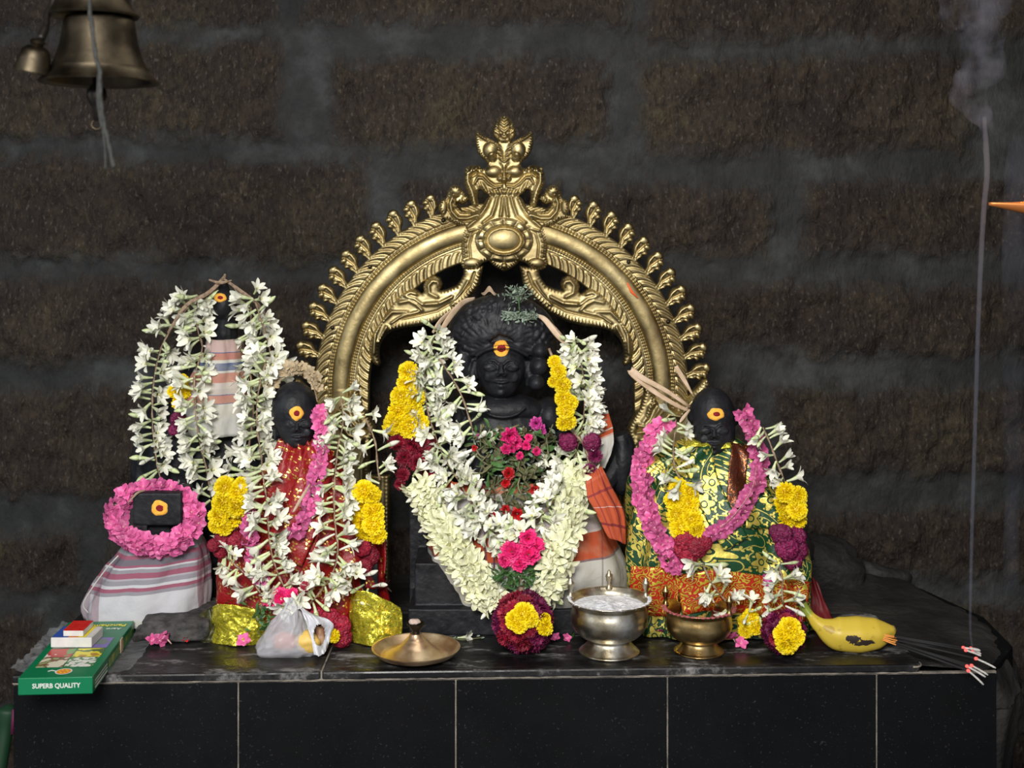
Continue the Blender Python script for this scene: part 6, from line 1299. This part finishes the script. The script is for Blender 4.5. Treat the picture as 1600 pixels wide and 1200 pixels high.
b3_, q3, c3 = hang('small_bell', 'small tilted bronze bell hanging left of the large bell', 'bell', 50, 112, 1.50, [(0, 30), (18, 28), (22, 10), (25, 1), (27, 0), (28, 3), (25.5, 8), (24, 22), (21, 34), (14, 40), (9, 41), (10, 44), (12, 47), (9, 51), (3, 53), (0, 53)], M['bell'], tilt=(0.15, 0.25, 0))
mk('hook', tube(crom([tuple(c3+Vector((0.010, 0, 0.038))), W(72, 40, 1.51), W(74, 20, 1.52), W(84, 0, 1.53), W(100, -60, 1.54), (W(120, 0, 1.55)[0], 1.55, 1.15), (W(130, 0, 1.55)[0], 1.55, 1.598)], 40), [0.005]*6+[0.004]*34, 8), M['dark_metal'], b3_)
rp = thing('bell_rope', W(150, 100, 1.46), 'grey rope hanging in front of the large bell, frayed at its end', 'rope')
mk('rope_strand', tube(crom([(W(140, 0, 1.46)[0], 1.46, 1.598), W(140, -60, 1.46), W(143, 30, 1.46), W(150, 90, 1.46), W(156, 110, 1.46), W(157, 150, 1.46), W(162, 190, 1.465), W(170, 225, 1.465), W(178, 262, 1.465)], 80), 0.0028, 8, twist=40, flat=0.8), M['rope'], rp)
mk('rope_strand', tube(crom([W(155, 115, 1.462), W(154, 160, 1.462), W(160, 200, 1.465), W(164, 230, 1.465), W(165, 265, 1.465)], 40), [0.0024]*20+[0.0012]*20, 6), M['rope'], rp)
# ------------------------------------------------------------------ hanging oil lamp at the right edge
lp = thing('hanging_oil_lamp', W(1665, 330, 1.90), 'copper oil lamp at the right edge, only its spout tip showing', 'lamp'); lx, ly, lz = lp.location
mk('dish', lathe([(1e-5, -0.010), (0.030, -0.008), (0.052, 0.004), (0.060, 0.012), (0.058, 0.013), (0.048, 0.005), (0.028, -0.003), (1e-5, -0.004)], (lx, ly, lz), 40), M['brass_plate'], lp)
M['copper'] = simple('copper_with_painted_glow', (0.75, 0.26, 0.07), 0.35, 0.6)  # orange glow of the flame is painted into the spout's base colour
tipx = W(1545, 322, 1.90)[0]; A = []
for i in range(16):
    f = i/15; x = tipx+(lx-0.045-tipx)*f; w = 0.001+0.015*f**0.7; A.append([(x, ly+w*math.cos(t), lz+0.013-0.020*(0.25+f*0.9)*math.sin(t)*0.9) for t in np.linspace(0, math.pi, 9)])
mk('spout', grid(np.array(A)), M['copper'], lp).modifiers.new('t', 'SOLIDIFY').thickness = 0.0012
fx_ = W(1606, 0, 1.90)[0]; mk('flame', lathe([(1e-5, 0), (0.004, 0.004), (0.005, 0.010), (0.003, 0.020), (1e-5, 0.030)], (fx_, ly, lz+0.012), 16), M['flame'], lp); mk('wick', tube([(fx_, ly, lz+0.004), (fx_, ly, lz+0.014)], 0.0015, 6), M['ash'], lp)
for k in range(3):
    a = k*2.09+0.5; mk('chain', tube([(lx+0.056*math.cos(a), ly+0.056*math.sin(a), lz+0.012), (lx, ly, lz+0.20)], 0.0012, 5), M['bell'], lp)
mk('chain', tube([(lx, ly, lz+0.20), (lx, ly, 1.598)], 0.002, 6), M['bell'], lp)
pl_ = bpy.data.lights.new('lamp_flame_light', 'POINT'); pl_.energy = 0.9; pl_.color = (1, 0.35, 0.08); pl_.shadow_soft_size = 0.01; po = bpy.data.objects.new('lamp_flame_light', pl_); COL.objects.link(po); po.location = (fx_, ly, lz+0.032)
# green leaf roll leaning at the far left
lf_ = thing('rolled_green_leaf', (-0.955, 2.35, -0.80), 'rolled dark green leaf standing in the gap left of the plinth', 'leaf')
mk('leaf_roll', tube(crom([(-0.965, 2.30, -0.799), (-0.955, 2.33, -0.45), (-0.935, 2.36, -0.24), (-0.930, 2.37, -0.19)], 30), [0.014]*20+[0.014, 0.016, 0.018, 0.019, 0.020, 0.020, 0.019, 0.016, 0.012, 0.004], 12), simple('dark_green_leaf', (0.008, 0.045, 0.018), 0.6), lf_)
mk('tie', tube([(-0.915, 2.345, -0.235), (-0.912, 2.345, -0.19)], 0.004, 6), simple('dull_pink_tie', (0.12, 0.01, 0.06), 0.7), lf_)
flush_extra() if False else None
# ------------------------------------------------------------------ incense smoke (participating medium)
def smokem(name, dens, scale, lo=0.35, hi=0.7):
    m = bpy.data.materials.new(name); m.use_nodes = True; n, l = m.node_tree.nodes, m.node_tree.links; n.clear()
    o = n.new('ShaderNodeOutputMaterial'); v = n.new('ShaderNodeVolumeScatter'); l.new(v.outputs[0], o.inputs['Volume'])
    v.inputs['Color'].default_value = (0.66, 0.72, 1.0, 1); v.inputs['Anisotropy'].default_value = 0.0
    if scale:
        f = noise(n, l, coords(n, l), scale, 3); mr = n.new('ShaderNodeMapRange'); mr.inputs['From Min'].default_value = lo; mr.inputs['From Max'].default_value = hi; mr.inputs['To Max'].default_value = dens
        l.new(f, mr.inputs['Value']); l.new(mr.outputs[0], v.inputs['Density'])
    else: v.inputs['Density'].default_value = dens
    return m
sm = thing('incense_smoke', W(1518, 1008, 2.04), 'thin bluish smoke thread rising from the incense and spreading at the top right', 'smoke')
Ys = 2.04
c = Carve(); c.t([(1519, 1012, Ys), (1516, 980, Ys), (1517, 900, Ys), (1520, 780, Ys), (1524, 650, Ys), (1528, 520, Ys), (1532, 420, Ys), (1537, 330, Ys), (1542, 275, Ys), (1541, 235, Ys), (1538, 182, Ys)], [1.8, 2.2, 2.8, 3.2, 3.5, 3.8, 4.1, 4.4, 4.7, 5.0, 3.0])
c.build('smoke_thread', sm, 0.0012, 2, smokem('smoke_thread_medium', 32, 0))
c = Carve()
for x, y, rx, rz in ((1542, 200, 9, 20), (1530, 178, 22, 18), (1510, 155, 18, 24), (1496, 150, 14, 20), (1502, 124, 14, 16), (1528, 150, 14, 34), (1548, 100, 26, 36), (1520, 80, 24, 34), (1540, 50, 34, 40), (1500, 25, 36, 36), (1545, -10, 50, 45), (1490, -40, 50, 50)): c.e(x, y, Ys, rx, 0.020, rz)
so = c.build('smoke_cloud', sm, 0.005, 10, smokem('smoke_cloud_medium', 14, 20, 0.42, 0.80))
c = Carve()
for x, y, rx, rz in ((1580, 880, 12, 150), (1584, 640, 18, 190), (1586, 430, 22, 170), (1590, 300, 22, 100)): c.e(x, y, 2.30, rx, 0.022, rz)
c.build('smoke_cloud', sm, 0.006, 10, smokem('faint_smoke_medium', 3.5, 6, 0.3, 0.7))
